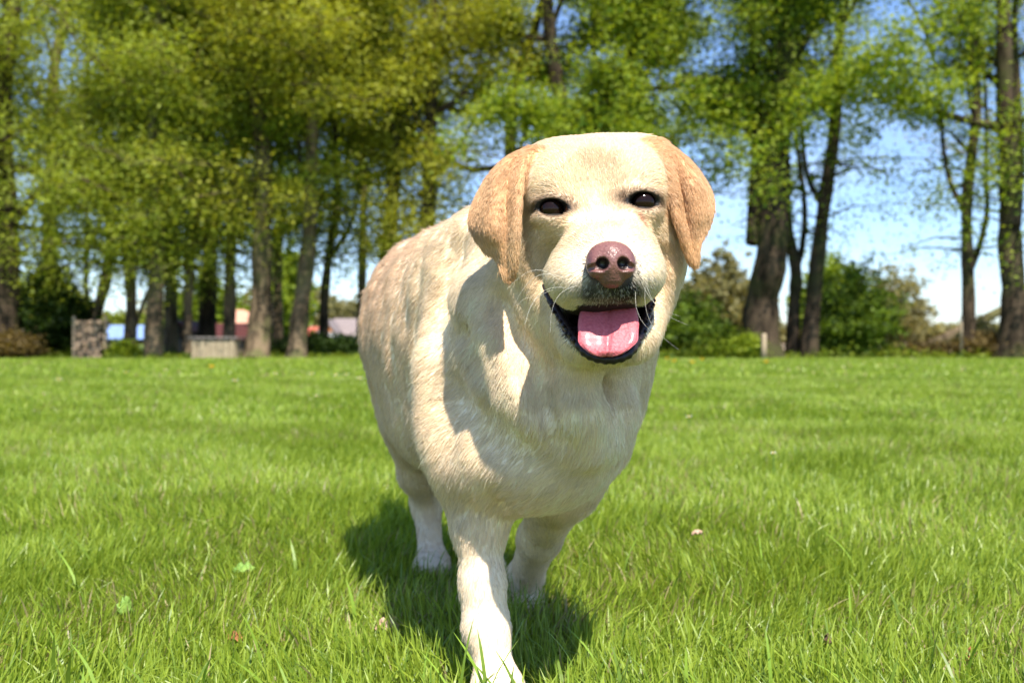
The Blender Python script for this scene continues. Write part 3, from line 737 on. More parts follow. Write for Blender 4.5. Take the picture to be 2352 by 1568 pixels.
# ---- trunk of the body
Z = lambda py, d: P(0, py, d)[2]
body = [
    E(P(1098, 775, 1.44), (.150, .27, .170), BR, .05),                     # ribcage, well fed
    E(P(1010, 745, 1.66), (.125, .15, .150), BR, .06),                    # loin and rump
    E(P(1212, 885, 1.17), (.108, .15, .143), BR, .06),                    # deep chest
    E(P(1322, 925, 1.10), (.050, .07, .076), None, .05),                  # forechest, right side
    E(P(1215, 975, 1.10), (.077, .08, .082), None, .05),                  # breastbone
    E(P(1102, 860, 1.155), (.064, .085, .110), rotx(.2), .06),             # near shoulder
    E(P(1140, 660, 1.27), (.085, .13, .075), BR, .05),                    # withers
    E(P(1085, 640, 1.30), (.05, .08, .07), BR, .04),
    C(P(1366, 545, 1.07), P(1285, 800, 1.16), .078, .095, .05),           # neck
    C(P(1330, 480, 1.12), P(1180, 620, 1.27), .060, .080, .05),           # nape
    C(P(1408, 690, 1.08), P(1362, 900, 1.13), .050, .042, .04),           # throat skin right
    C(P(1300, 740, 1.06), P(1290, 960, 1.09), .040, .046, .03),           # dewlap fold
    E(P(1095, 965, 1.42), (.115, .20, .085), BR, .05),                    # belly
    # near foreleg (left in the photo), reaching forward
    E(P(1103, 1005, 1.14), (.058, .066, .082), None, .04),
    C(P(1090, 1085, 1.155), P(1100, 1210, 1.13), .034, .0270, .03),
    C(P(1100, 1210, 1.13), P(1108, 1340, 1.115), .0258, .0222, .02),
    C(P(1108, 1340, 1.115), P(1118, 1440, 1.105), .0222, .0228, .02),
    C(P(1118, 1440, 1.105), P(1138, 1550, 1.09), .0222, .0205, .02),
    E(P(1146, 1592, 1.065), (.029, .044, .022), rotz(.12), .02),
    # far foreleg, swung back under the chest
    C(P(1330, 1000, 1.19), P(1295, 1110, 1.23), .058, .040, .04),
    C(P(1295, 1110, 1.23), P(1240, 1235, 1.36), .036, .0270, .03),
    C(P(1240, 1235, 1.36), P(1206, 1325, 1.47), .0265, .0240, .02),
    C(P(1206, 1325, 1.47), P(1200, 1368, 1.50), .0245, .0250, .02),
    E(P(1198, 1378, 1.48), (.032, .044, .021), None, .02),
    # near hind leg
    E(P(985, 845, 1.66), (.064, .11, .125), rotx(-.25), .06),
    C(P(955, 965, 1.63), P(962, 1085, 1.70), .046, .0275, .06),
    C(P(962, 1085, 1.70), P(980, 1160, 1.76), .0275, .0235, .03),
    C(P(978, 1150, 1.76), P(990, 1265, 1.73), .0225, .021, .02),
    E(P(992, 1293, 1.70), (.031, .044, .020), None, .02),
    # far hind leg, behind the near foreleg
    E(P(1120, 880, 1.68), (.07, .11, .13), None, .05),
    C(P(1120, 990, 1.58), P(1122, 1080, 1.62), .050, .034, .04),
    C(P(1122, 1080, 1.62), P(1124, 1170, 1.70), .033, .024, .03),
    C(P(1124, 1170, 1.70), P(1124, 1290, 1.66), .0225, .021, .02),
    E(P(1126, 1320, 1.635), (.031, .044, .020), None, .02),
    # tail, thick at the root, hanging back behind the rump
    C(P(985, 640, 1.80), P(965, 660, 1.95), .036, .028, .05),
    C(P(965, 660, 1.95), P(945, 760, 2.08), .028, .014, .02),
]
# toes
def toes(c, dirx, w, k=.008):
    out = []
    for i, (u, f) in enumerate(((-1.0, -.25), (-.36, .25), (.36, .25), (1.0, -.25))):
        q = np.array(c) + np.array((u * w, -.030 - f * .018 + abs(dirx) * 0, -.004 + (.003 if abs(u) < .5 else 0)))
        out.append(E(q, (.0115, .0185, .0150), rotz(-u * .14), k))
    return out
body += toes(P(1150, 1594, 1.058), 0, .0200) + toes(P(1198, 1380, 1.475), 0, .022) + toes(P(992, 1295, 1.70), 0, .021) + toes(P(1126, 1322, 1.635), 0, .021)
# relief of the coat: creases and ridges of loose skin
body += [
    C(P(1130, 1085, 1.08), P(1200, 1125, 1.08), .018, .014, .02),
]
def hit(px, py, f, d0=.80, d1=1.9, n=1400):
    dd = np.linspace(d0, d1, n); q = np.stack([P(px, py, t) for t in dd])
    v = f(q); i = int(np.argmax(v < 0)); return dd[i]
def fold(path, r0, r1, k, op, sink):
    pp = [P(a, b, hit(a, b, lambda q: field(q, body0)) + sink) for a, b in path]
    n = len(pp) - 1
    return [C(pp[i], pp[i + 1], r0 + (r1 - r0) * i / n, r0 + (r1 - r0) * (i + 1) / n, k, op) for i in range(n)]
body0 = list(body)
body += fold([(1185, 660), (1215, 760), (1262, 860), (1300, 930), (1345, 985)], .018, .010, .05, '+', .009)     # loose skin of the neck
body += fold([(1120, 690), (1160, 790), (1205, 900), (1230, 960)], .013, .008, .05, '+', .010)
body += fold([(1078, 770), (1096, 830), (1112, 890)], .006, .003, .03, '-', -.002)
body += fold([(1025, 590), (995, 680), (980, 780), (978, 900), (1005, 1010)], .010, .008, .06, '-', -.004)
body0 = list(body)
body += fold([(1160, 690), (1200, 770), (1238, 860), (1262, 930), (1300, 1000)], .0075, .0035, .028, '-', .0005)
body += fold([(1372, 850), (1386, 900), (1394, 960)], .0055, .003, .022, '-', .0)
body += fold([(1420, 870), (1418, 940), (1400, 1010)], .010, .007, .035, '+', .006)
body += fold([(1320, 880), (1335, 950), (1360, 1030)], .009, .007, .035, '+', .006)
body += fold([(1135, 1150), (1160, 1168), (1178, 1172)], .006, .003, .015, '-', -.002)
body += fold([(1050, 900), (1100, 990), (1180, 1040)], .005, .003, .05, '-', -.003)
# ---- head
head = [
    E(P(1372, 470, 1.03), (.074, .085, .062), None, .03),
    S(P(1300, 425, 1.01), .039, .03), S(P(1440, 420, 1.01), .041, .03), S(P(1375, 432, 1.02), .040, .03),
    S(P(1262, 414, 1.03), .036, .025), S(P(1486, 400, 1.03), .036, .025),
    S(P(1330, 452, .975), .040, .03), S(P(1415, 446, .975), .040, .03),
    S(P(1262, 434, .978), .021, .022), S(P(1486, 424, .978), .021, .022),   # brows
    E(P(1290, 565, 1.015), (.040, .060, .052), None, .03),                   # cheeks
    E(P(1462, 557, 1.015), (.041, .060, .052), None, .03),
    E(P(1248, 610, 1.03), (.030, .050, .045), None, .03),
    E(P(1500, 600, 1.03), (.028, .050, .045), None, .03),
    C(P(1380, 505, .972), P(1400, 600, .905), .036, .029, .028),            # bridge of the muzzle
    E(P(1345, 605, .945), (.022, .034, .027), None, .02), E(P(1446, 599, .945), (.022, .038, .027), None, .025),
    E(P(1403, 645, .895), (.026, .024, .018), None, .012),
    # lower jaw and lips
    C(P(1285, 690, 1.00), P(1332, 775, .935), .024, .016, .02), C(P(1488, 685, 1.00), P(1466, 768, .935), .022, .016, .02),
    C(P(1345, 788, .925), P(1440, 784, .925), .0165, .0165, .02),
    E(P(1392, 770, .985), (.046, .06, .026), None, .03),
    C(P(1262, 640, .985), P(1282, 720, 1.0), .020, .020, .02), C(P(1508, 625, .985), P(1490, 705, 1.0), .018, .016, .02),
]
carve = [
    C(P(1250, 658, .960), P(1300, 722, .93), .0030, .0095, .006, '-'),
    C(P(1300, 722, .93), P(1345, 750, .905), .0095, .0175, .006, '-'),
    C(P(1350, 744, .89), P(1440, 740, .89), .0175, .0175, .006, '-'),
    C(P(1440, 740, .905), P(1478, 708, .93), .0165, .0095, .006, '-'),
    C(P(1478, 708, .93), P(1499, 658, .960), .0095, .0030, .006, '-'),
    E(P(1396, 728, .95), (.038, .062, .019), rotx(-.12), .008, '-'),
    # folds beside the mouth corners and below the eyes
    C(P(1236, 640, .955), P(1262, 590, .945), .004, .004, .02, '-'),
    C(P(1522, 600, .955), P(1515, 650, .962), .005, .003, .014, '-'),
    C(P(1298, 520, .935), P(1345, 560, .90), .005, .004, .03, '-'),
]
flews = [                                                                    # upper lips hang over the mouth
    E(P(1340, 628, .922), (.0270, .036, .0270), rotz(-.25), .030), E(P(1438, 620, .922), (.0240, .036, .0260), rotz(.25), .030),
    E(P(1331, 656, .910), (.0290, .036, .0172), roty(.40) @ rotz(-.25), .020),
    E(P(1447, 646, .908), (.0255, .036, .0165), roty(-.38) @ rotz(.25), .020),
    E(P(1404, 655, .890), (.0185, .021, .0125), None, .010),
]
headf = lambda q: smin(field(q, body), field(q, head), .035)
def face_fold(path, r0, r1, k, sink):
    pp = [P(a, b, hit(a, b, headf) + sink) for a, b in path]; n = len(pp) - 1
    return [C(pp[i], pp[i + 1], r0 + (r1 - r0) * i / n, r0 + (r1 - r0) * (i + 1) / n, k, '-') for i in range(n)]
def smin(a, b, k):
    h = np.maximum(k - np.abs(a - b), 0) / k
    return np.minimum(a, b) - h * h * k * .25
carve = carve[:6]
carve += face_fold([(1234, 640), (1250, 612), (1268, 588), (1292, 556)], .0050, .0030, .022, -.001)
carve += face_fold([(1318, 545), (1312, 590), (1325, 630)], .004, .002, .016, -.0015)
carve += face_fold([(1508, 560), (1522, 600), (1516, 645)], .0055, .0045, .018, -.001)
carve += face_fold([(1478, 560), (1484, 600), (1478, 632)], .003, .002, .016, -.001)
carve += face_fold([(1372, 380), (1374, 420), (1378, 455)], .004, .003, .05, -.002)
def ear_points(rows, n=64, m=44):
    G = np.array([[P(*q) for q in row] for row in rows])       # rows x cols x 3
    R1 = np.stack([crom(G[:, j], n) for j in range(G.shape[1])], 1)
    return np.stack([crom(R1[i], m) for i in range(n)], 0)
EAR_L = ear_points([
    [(1232, 348, .985), (1222, 346, .995), (1210, 350, 1.01), (1200, 362, 1.03)],
    [(1200, 385, .968), (1182, 382, .976), (1160, 380, .980), (1136, 404, 1.02)],
    [(1190, 450, .955), (1168, 448, .968), (1135, 440, .968), (1100, 458, 1.01)],
    [(1187, 515, .950), (1165, 515, .963), (1130, 520, .958), (1086, 512, 1.00)],
    [(1184, 570, .952), (1166, 568, .962), (1145, 565, .962), (1112, 562, .985)],
    [(1181, 605, .955), (1170, 606, .962), (1158, 602, .963), (1144, 590, .97)],
    [(1176, 630, .960), (1170, 636, .962), (1163, 634, .962), (1156, 622, .963)]])
EAR_R = ear_points([
    [(1492, 335, .985), (1502, 330, .995), (1515, 332, 1.01), (1522, 345, 1.03)],
    [(1524, 380, .968), (1540, 370, .975), (1562, 365, .985), (1580, 380, 1.02)],
    [(1546, 445, .958), (1562, 440, .972), (1592, 420, .965), (1618, 430, 1.01)],
    [(1556, 500, .954), (1572, 495, .970), (1602, 485, .960), (1632, 474, 1.00)],
    [(1566, 535, .955), (1580, 532, .965), (1600, 525, .962), (1622, 515, .99)],
    [(1576, 568, .958), (1586, 568, .962), (1594, 562, .962), (1602, 552, .965)],
    [(1588, 598, .960), (1592, 602, .961), (1596, 602, .961), (1599, 594, .963)]])
def ear_field(p):
    out = np.full(len(p), .05)
    for G in (EAR_L, EAR_R):
        s = G.reshape(-1, 3); lo, hi = s.min(0) - .025, s.max(0) + .025
        m = np.where(((p > lo) & (p < hi)).all(1))[0]
        if not len(m): continue
        t = np.linspace(0, 1, G.shape[0])[:, None] + 0 * np.zeros(G.shape[:2])
        rad = (.0047 - .0013 * t).ravel()
        for c0 in range(0, len(m), 20000):
            mm = m[c0:c0 + 20000]; q = p[mm]
            d2 = (q ** 2).sum(1)[:, None] + (s ** 2).sum(1)[None] - 2 * q @ s.T
            d = np.sqrt(np.maximum(d2, 0)) - rad[None]
            out[mm] = d.min(1)
    return out
def smin(a, b, k):
    h = np.maximum(k - np.abs(a - b), 0) / k
    return np.minimum(a, b) - h * h * k * .25
HB_LO, HB_HI = np.array((-.07, .80, .30)), np.array((.26, 1.25, .68))
skull_c = P(1375, 520, 1.0)
def dog_base(p):
    p = np.asarray(p, float)
    d = field(p, body)
    # ripples of the coat over flank and neck
    amp = np.clip((p[:, 1] - 1.12) / .2, 0, 1) * np.clip((p[:, 2] - .22) / .1, 0, 1)
    m = np.where((np.abs(d) < .045))[0]
    if len(m):
        q = p[m] * np.array((1, 1.6, .8))
        d[m] += (.0020 * amp[m] + .0008) * wave_noise(q, 14, 31) + .0012 * wave_noise(q, 35, 32) * amp[m]
    m = np.where(((p > HB_LO) & (p < HB_HI)).all(1))[0]
    if len(m):
        h = field(p[m], head); h2 = smin(d[m], h, .035)
        d[m] = h2
        for c_ in carve:
            e = -prim_d(p[m], c_); a = d[m]; k = c_[-2]
            hh = np.maximum(k - np.abs(a - e), 0) / k; d[m] = np.maximum(a, e) + hh * hh * k * .25
        a = d[m]
        for c_ in flews: a = smin(a, prim_d(p[m], c_), c_[-2])
        e = -prim_d(p[m], C(P(1406, 655, .868), P(1407, 720, .872), .0010, .0022)); k = .008
        hh = np.maximum(k - np.abs(a - e), 0) / k; d[m] = np.maximum(a, e) + hh * hh * k * .25
    return d
# eyes are set by shooting at the face along the picture ray
EYES = []
for px, py, tilt in ((1269, 479, .10), (1479, 463, -.02)):
    t = hit(px, py, dog_base); EYES.append((P(px, py, t), t, tilt))
sockets = []
for (c, t, tilt) in EYES:
    sgn = -1 if c[0] < .1 else 1
    sockets.append((c, np.array((.0142, .011, .0091)), rotz(sgn * .30) @ roty(tilt)))
def dog_f(p):
    p = np.asarray(p, float)
    d = dog_base(p)
    m = np.where(((p > HB_LO) & (p < HB_HI)).all(1))[0]
    if len(m):
        q = p[m]; a = d[m]
        for (c, r_, R_) in sockets:
            # swollen lids round the opening, then the opening itself
            lid = prim_d(q, ('e', c + np.array((0, .0075, .0060)), np.array((.0175, .010, .0065)), R_, 0, '+')); a = smin(a, lid, .008)
            lid = prim_d(q, ('e', c + np.array((0, .007, -.0085)), np.array((.0175, .009, .0060)), R_, 0, '+')); a = smin(a, lid, .010)
            e = -prim_d(q, ('e', c, r_, R_, 0, '-')); k = .0025
            hh = np.maximum(k - np.abs(a - e), 0) / k; a = np.maximum(a, e) + hh * hh * k * .25
            lid = prim_d(q, ('e', c + np.array((0, .0075, -.0088)), np.array((.0165, .0095, .0062)), R_, 0, '+')); a = smin(a, lid, .003)
        a = smin(a, ear_field(q), .006)
        d[m] = a
    return d

def axis(lo, hi, flo, fhi, fine, coarse):
    out = [lo]
    while out[-1] < hi:
        x = out[-1]
        dist = max(flo - x, x - fhi, 0)
        out.append(x + min(coarse, fine + dist * .06))
    return np.array(out)
def surface_nets(xs, ys, zs, f, step=5, band=.04):
    nx, ny, nz = len(xs), len(ys), len(zs)
    ci = [np.unique(np.append(np.arange(0, n, step), n - 1)) for n in (nx, ny, nz)]
    gx, gy, gz = np.meshgrid(xs[ci[0]], ys[ci[1]], zs[ci[2]], indexing='ij')
    cd = f(np.stack((gx.ravel(), gy.ravel(), gz.ravel()), 1)).reshape(gx.shape)
    near = np.abs(cd) < band * .8
    n2 = near.copy()
    need = np.zeros((nx, ny, nz), bool)
    for a, b, c in zip(*np.where(n2)):
        i, j, k = ci[0][a], ci[1][b], ci[2][c]
        need[max(i - step, 0):i + step + 1, max(j - step, 0):j + step + 1, max(k - step, 0):k + step + 1] = True
    # far from the surface the sign of the nearest coarse point is enough
    near_idx = [np.clip(np.round(np.arange(n) / step).astype(int), 0, len(c) - 1) for n, c in zip((nx, ny, nz), ci)]
    F = cd[np.ix_(*near_idx)].astype(np.float32)
    I = np.argwhere(need)
    for s in range(0, len(I), 400000):
        q = I[s:s + 400000]
        F[q[:, 0], q[:, 1], q[:, 2]] = f(np.stack((xs[q[:, 0]], ys[q[:, 1]], zs[q[:, 2]]), 1))
    ins = F < 0
    c8 = [ins[a:nx - 1 + a, b:ny - 1 + b, c:nz - 1 + c] for a in (0, 1) for b in (0, 1) for c in (0, 1)]
    cnt = sum(x.astype(np.int8) for x in c8)
    act = (cnt > 0) & (cnt < 8)
    A = np.argwhere(act); vid = np.full(act.shape, -1, np.int32); vid[act] = np.arange(len(A))
    acc = np.zeros((len(A), 3)); num = np.zeros(len(A))
    ax = (xs, ys, zs)
    def val(o): return F[A[:, 0] + o[0], A[:, 1] + o[1], A[:, 2] + o[2]]
    def pos(o): return np.stack([ax[t][A[:, t] + o[t]] for t in range(3)], 1)
    for d_ in range(3):
        for u in (0, 1):
            for v in (0, 1):
                o0 = [0, 0, 0]; oth = [t for t in range(3) if t != d_]; o0[oth[0]] = u; o0[oth[1]] = v
                o1 = list(o0); o1[d_] = 1
                a, b = val(o0), val(o1); m = (a < 0) != (b < 0)
                t = np.where(m, a / np.where(m, a - b, 1), 0)[:, None]
                q = pos(o0) * (1 - t) + pos(o1) * t
                acc += q * m[:, None]; num += m
    V = acc / num[:, None]
    Fs = []
    for d_ in range(3):
        sl0 = [slice(1, -1)] * 3; sl0[d_] = slice(0, -1); sl1 = list(sl0); sl1[d_] = slice(1, None)
        a = ins[tuple(sl0)]; b = ins[tuple(sl1)]
        e = np.argwhere(a != b)
        if not len(e): continue
        off = np.array([1, 1, 1]); off[d_] = 0
        g = e + off
        u, v = [(1, 2), (2, 0), (0, 1)][d_]
        du = np.zeros(3, int); du[u] = 1; dv = np.zeros(3, int); dv[v] = 1
        q = [g - du - dv, g - dv, g, g - du]
        q = np.stack([vid[t[:, 0], t[:, 1], t[:, 2]] for t in q], 1)
        s = a[e[:, 0], e[:, 1], e[:, 2]]
        q[~s] = q[~s][:, ::-1]
        Fs.append(q)
    Fq = np.concatenate(Fs); Fq = Fq[(Fq >= 0).all(1)]
    return V, Fq
def grad(f, p, e=.0012):
    g = np.stack([f(p + np.eye(3)[i] * e) - f(p - np.eye(3)[i] * e) for i in range(3)], 1) / (2 * e)
    return g

xs = axis(-.40, .26, -.045, .20, .0024, .006)
ys = axis(.84, 2.22, .86, 1.05, .0024, .007)
zs = axis(-.03, .66, .34, .61, .0024, .006)
BV, BF = surface_nets(xs, ys, zs, dog_f)
gN = grad(dog_f, BV); gl = np.linalg.norm(gN, axis=1)[:, None] + 1e-6
BV = BV - np.clip(dog_f(BV)[:, None] / np.maximum(gl, .5), -.002, .002) * gN / gl
BN = gN / gl

# ---- colour of the coat by place
def ss(x, a, b): t = np.clip((x - a) / (b - a), 0, 1); return t * t * (3 - 2 * t)
def gau(p, c, r): return np.exp(-((p - np.array(c)) ** 2).sum(1) / (r * r))
EL_s = EAR_L.reshape(-1, 3)[::7]; ER_s = EAR_R.reshape(-1, 3)[::7]
def near_ear(p):
    d = np.full(len(p), 1.0)
    m = np.where(((p > HB_LO) & (p < HB_HI)).all(1))[0]
    for s in (EL_s, ER_s):
        for c0 in range(0, len(m), 20000):
            mm = m[c0:c0 + 20000]; q = p[mm]
            d2 = (q ** 2).sum(1)[:, None] + (s ** 2).sum(1)[None] - 2 * q @ s.T
            d[mm] = np.minimum(d[mm], np.sqrt(np.maximum(d2.min(1), 0)))
    return d
NOSE_C = P(1403, 604, .862)
def seg_d(p, a, b):
    ab = b - a; t = np.clip(((p - a) @ ab) / (ab @ ab), 0, 1); return np.linalg.norm(p - a - t[:, None] * ab, axis=1)
tear = [(P(1458, 485, EYES[1][1] - .002), P(1475, 522, EYES[1][1] - .015)), (P(1302, 484, EYES[0][1]), P(1304, 500, EYES[0][1] - .004))]
def coat(p):
    """albedo and the share of fur at points of the body"""
    n = len(p); c = np.tile(np.array((.90, .745, .545)), (n, 1))
    def mix(col, w): nonlocal c; w = np.clip(w, 0, 1)[:, None]; c = c * (1 - w) + np.array(col) * w
    n1 = wave_noise(p, 9, 51); n2 = wave_noise(p, 30, 52)
    up = ss(p[:, 2], .30, .44)
    mix((.70, .505, .345), ss(p[:, 1], 1.18, 1.48) * up * .8)                # tan back and flank
    mix((.82, .655, .48), ss(p[:, 1], 1.2, 1.45) * (1 - up) * .5)
    mix((.84, .70, .52), ss(-p[:, 2], -.30, -.16) * .8)                      # paler legs
    mix((.88, .76, .58), gau(p, P(1340, 980, 1.06), .09) * .8)                  # whitish breast
    fd = np.minimum(seg_d(p, P(1185, 740, 1.06), P(1240, 860, 1.06)), seg_d(p, P(1240, 860, 1.06), P(1290, 990, 1.05))); mix((.42, .26, .12), (1 - ss(fd, .005, .030)) * .8)   # crease shade of the neck fold painted into the coat, as dark tan
    e = near_ear(p)
    mix((.70, .445, .245), 1 - ss(e, .009, .014))                              # ears
    mix((.74, .48, .24), (1 - ss(e, .012, .030)) * (p[:, 2] < .50) * (p[:, 1] < 1.06) * .55)
    mix((.80, .64, .44), gau(p, P(1385, 560, .89), .036) * .7); mix((.85, .72, .50), gau(p, P(1260, 560, .95), .035) * .5)
    mix((.84, .78, .66), gau(p, P(1355, 640, .89), .035) * .7); mix((.84, .78, .66), gau(p, P(1455, 640, .89), .035) * .7)
    mix((.86, .77, .60), gau(p, P(1262, 445, .95), .020) * .25); mix((.86, .77, .60), gau(p, P(1484, 432, .95), .020) * .25)
    hd = 1 - ss(np.linalg.norm((p - skull_c) / np.array((1, 1, 1.15)), axis=1), .10, .17)
    c = c * (1 - hd[:, None] * np.array((.04, .06, .10)))
    c *= (1 + .04 * n1 + .04 * n2)[:, None]
    fur = np.ones(n)
    # nose surround and philtrum: short dark hair
    dn = np.linalg.norm((p - P(1405, 668, .874)) / np.array((1.30, 1.6, .72)), axis=1)
    w = (1 - ss(dn, .014, .030)) * (.97 + .1 * n2); mix((.014, .011, .010), w * .96)
    dn = np.linalg.norm((p - NOSE_C) / np.array((1.05, 1, .92)), axis=1); mix((.07, .05, .045), 1 - ss(dn, .022, .0265)); fur *= ss(dn, .020, .024)
    for (cc, r_, R_) in sockets:
        q = (p - cc) @ R_; k = np.linalg.norm(q / (r_ * np.array((1.14, 3, .94))), axis=1) + .35 * ss(-q[:, 2], .0012, .0050)
        mix((.45, .28, .16), (1 - ss(k, 1.5, 2.6)) * .40); mix((.16, .085, .045), (1 - ss(k, 1.22, 1.75)) * .8); mix((.010, .008, .008), 1 - ss(k, 1.08, 1.30)); fur *= ss(k, 1.10, 1.30)
    for a, b in tear: mix((.38, .12, .05), (1 - ss(seg_d(p, a, b), .002, .005)) * .65)
    # mouth lining
    m = np.where(((p > P(1200, 860, .80) * np.array((1, 0, 1)) + np.array((0, .84, 0))) & (p < P(1560, 640, 1.08))).all(1))[0]
    if len(m):
        q = p[m]; dc = np.full(len(m), .05)
        for c_ in carve[:6]: dc = np.minimum(dc, prim_d(q, c_))
        lim = np.where(q[:, 2] < Z(722, .93), .0055, .0016)
        w = np.zeros(n); w[m] = 1 - ss(dc, lim * .55, lim); mix((.018, .010, .010), w); fur *= 1 - w
    return np.clip(c, .004, .92), fur
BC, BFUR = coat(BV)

M_skin, nt, b, out = mat_new("dog_skin")
at = nt.nodes.new("ShaderNodeAttribute"); at.attribute_name = 'col'; nt.links.new(at.outputs['Color'], b.inputs['Base Color'])
b.inputs['Roughness'].default_value = .6; b.inputs['Specular IOR Level'].default_value = .25
DOG = empty('dog', tuple(P(1100, 1620, 1.25) * np.array((1, 1, 0))))
tag(DOG, "pale yellow labrador walking towards the camera with its mouth open and tongue out", 'dog')
dog_body = mesh_np('body', BV, [BF], M_skin, DOG, cols=BC)

# ---- coat: short hairs combed along the body
anch = []
def A(p, d, w=1.0): anch.append((np.array(p), np.array(d, float) / np.linalg.norm(d), w))
back = np.array((-.33, .90, -.30))
for q in ((1092, 500, 1.44), (1000, 520, 1.62), (1150, 560, 1.3)): A(P(*q), (-.33, .95, -.15))
for q in ((850, 800, 1.5), (900, 650, 1.5), (900, 900, 1.5), (1000, 700, 1.3), (1000, 850, 1.25)): A(P(*q), (-.30, .75, -.75))
for q in ((1050, 750, 1.2), (1080, 900, 1.13), (1040, 1000, 1.15)): A(P(*q), (-.75, .35, -.55))
for q in ((1110, 700, 1.12), (1180, 850, 1.05)): A(P(*q), (-.45, .3, -.85))
for q in ((1380, 900, 1.05), (1300, 850, 1.04), (1450, 850, 1.08), (1400, 1000, 1.07)): A(P(*q), (.05, .15, -1))
for q in ((1250, 1050, 1.05), (1330, 1080, 1.1)): A(P(*q), (-.5, .1, -.35))
for q in ((1100, 1200, 1.1), (1105, 1350, 1.09), (1110, 1450, 1.08), (1230, 1250, 1.27), (980, 1180, 1.72), (1204, 1400, 1.33)): A(P(*q), (-.15, .1, -1))
A(P(1150, 1560, 1.04), (.0, -.7, -.7)); A(P(1100, 1100, 1.10), (-.6, .2, -.7)); A(P(950, 1000, 1.6), (-.1, .4, -.9))
A(P(1375, 340, .98), (0, .9, .4)); A(P(1300, 350, .98), (-.3, .8, .3)); A(P(1450, 345, .98), (.3, .8, .3))
A(P(1375, 420, .94), (0, .3, 1)); A(P(1375, 480, .92), (0, .5, .85)); A(P(1390, 530, .90), (0, .5, .8))
A(P(1300, 400, .95), (-.35, .4, .8)); A(P(1450, 400, .95), (.35, .4, .8))
A(P(1240, 500, .96), (-.8, .6, -.2)); A(P(1510, 490, .96), (.8, .6, -.2))
A(P(1300, 540, .93), (-.7, .7, -.1)); A(P(1450, 535, .93), (.7, .7, -.1))
A(P(1250, 600, .97), (-.5, .6, -.6)); A(P(1530, 590, .97), (.5, .6, -.6))
A(P(1340, 630, .88), (-.7, .5, -.5)); A(P(1465, 625, .88), (.7, .5, -.5)); A(P(1330, 670, .88), (-.6, .4, -.7)); A(P(1460, 665, .88), (.6, .4, -.7))
A(P(1403, 680, .87), (0, .1, -1)); A(P(1360, 580, .88), (-.6, .7, .2)); A(P(1445, 575, .88), (.6, .7, .2))
A(P(1220, 700, 1.03), (-.35, .6, -.7)); A(P(1520, 720, 1.07), (.3, .6, -.7)); A(P(1300, 780, 1.02), (-.2, .5, -.8))
for G in (EAR_L, EAR_R):
    for i in (12, 32, 52):
        for j in (4, 22, 40):
            d_ = G[min(i + 8, 63), j] - G[i - 8, j]; A(G[i, j], d_, .6)
AP = np.array([a[0] for a in anch]); AD = np.array([a[1] for a in anch]); AW = np.array([a[2] for a in anch])
def flow(p, n):
    out = np.zeros_like(p)
    for c0 in range(0, len(p), 50000):
        q = p[c0:c0 + 50000]; d2 = ((q[:, None] - AP[None]) ** 2).sum(2) + 2e-4
        w = AW[None] / d2 ** 1.7; out[c0:c0 + 50000] = w @ AD / w.sum(1)[:, None]
    out -= (out * n).sum(1)[:, None] * n
    return out / (np.linalg.norm(out, axis=1)[:, None] + 1e-6)

r = np.random.default_rng(21)
v0, v1, v2, v3 = (BV[BF[:, i]] for i in range(4))
area = .5 * np.linalg.norm(np.cross(v2 - v0, v3 - v1), axis=1); cen = (v0 + v1 + v2 + v3) / 4
face = (cen[:, 1] < 1.12) & (cen[:, 2] > .34)
wt = area * np.where(face, 4.2, 1.0) * np.where(cen[:, 1] > 1.75, .35, 1.0) * BFUR[BF].mean(1)
NH = 800000
idx = r.choice(len(BF), NH, p=wt / wt.sum())
u, v = r.random((NH, 1)), r.random((NH, 1))
hp = (v0[idx] * (1 - u) + v1[idx] * u) * (1 - v) + (v3[idx] * (1 - u) + v2[idx] * u) * v
N0 = BN[BF[idx, 0]]
fl = flow(hp, N0)
Ff = face[idx]; fw = 1 - ss(np.linalg.norm((hp - skull_c) / np.array((1, 1, 1.15)), axis=1), .115, .185)
e_ = near_ear(hp)
hl = .0115 - .0060 * fw
hl = np.where(~Ff, hl * (1 - .45 * (1 - ss(hp[:, 2], .12, .24))), hl)
hl = np.where(e_ < .008, .0052, hl)
dnz = np.linalg.norm(hp - NOSE_C, axis=1); hl = np.where(Ff, hl * (.45 + .55 * ss(dnz, .02, .06)), hl)
mo = np.minimum.reduce([prim_d(hp, c_) for c_ in carve[:6]]); hl = np.where(Ff & (mo < .012), hl * .6, hl)
for (cc, r_, R_) in sockets:
    k = np.linalg.norm(((hp - cc) @ R_) / r_, axis=1); hl = np.where(k < 2.2, hl * (.45 + .55 * ss(k, 1.1, 1.9)), hl)
hl = hl * r.uniform(.6, 1.25, NH) * np.where(r.random(NH) < .03, 1.5, 1)
# locks: hairs lean together a little
lock = np.stack([wave_noise(hp, 55, 61 + i, 10) for i in range(3)], 1) * (.11 - .06 * fw)[:, None]
lock += np.stack([wave_noise(hp, 16, 71 + i, 8) for i in range(3)], 1) * (.08 - .05 * fw)[:, None]
fl = fl + lock + r.normal(0, .13, fl.shape); fl -= (fl * N0).sum(1)[:, None] * N0 * .8
fl /= np.linalg.norm(fl, axis=1)[:, None]
lift = (.25 - .02 * fw)[:, None] * r.uniform(.5, 1.5, (NH, 1))
pts = []
for t in (0, .35, .7, 1.0):
    pts.append(hp - N0 * (.0008 - .0006 * fw)[:, None] + hl[:, None] * (fl * (t + .1 * t * t) + N0 * lift * t * (1.45 - .75 * t)) + np.array((0, 0, -.0012)) * (t * t) * (hl[:, None] / .012))
pts = np.stack(pts, 1)
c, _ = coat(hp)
c = c * r.uniform(.82, 1.12, (NH, 1)) * (1 + .03 * wave_noise(hp, 55, 61, 10))[:, None]
drk = (r.random(NH) < .03) & ~Ff; c[drk] *= .75
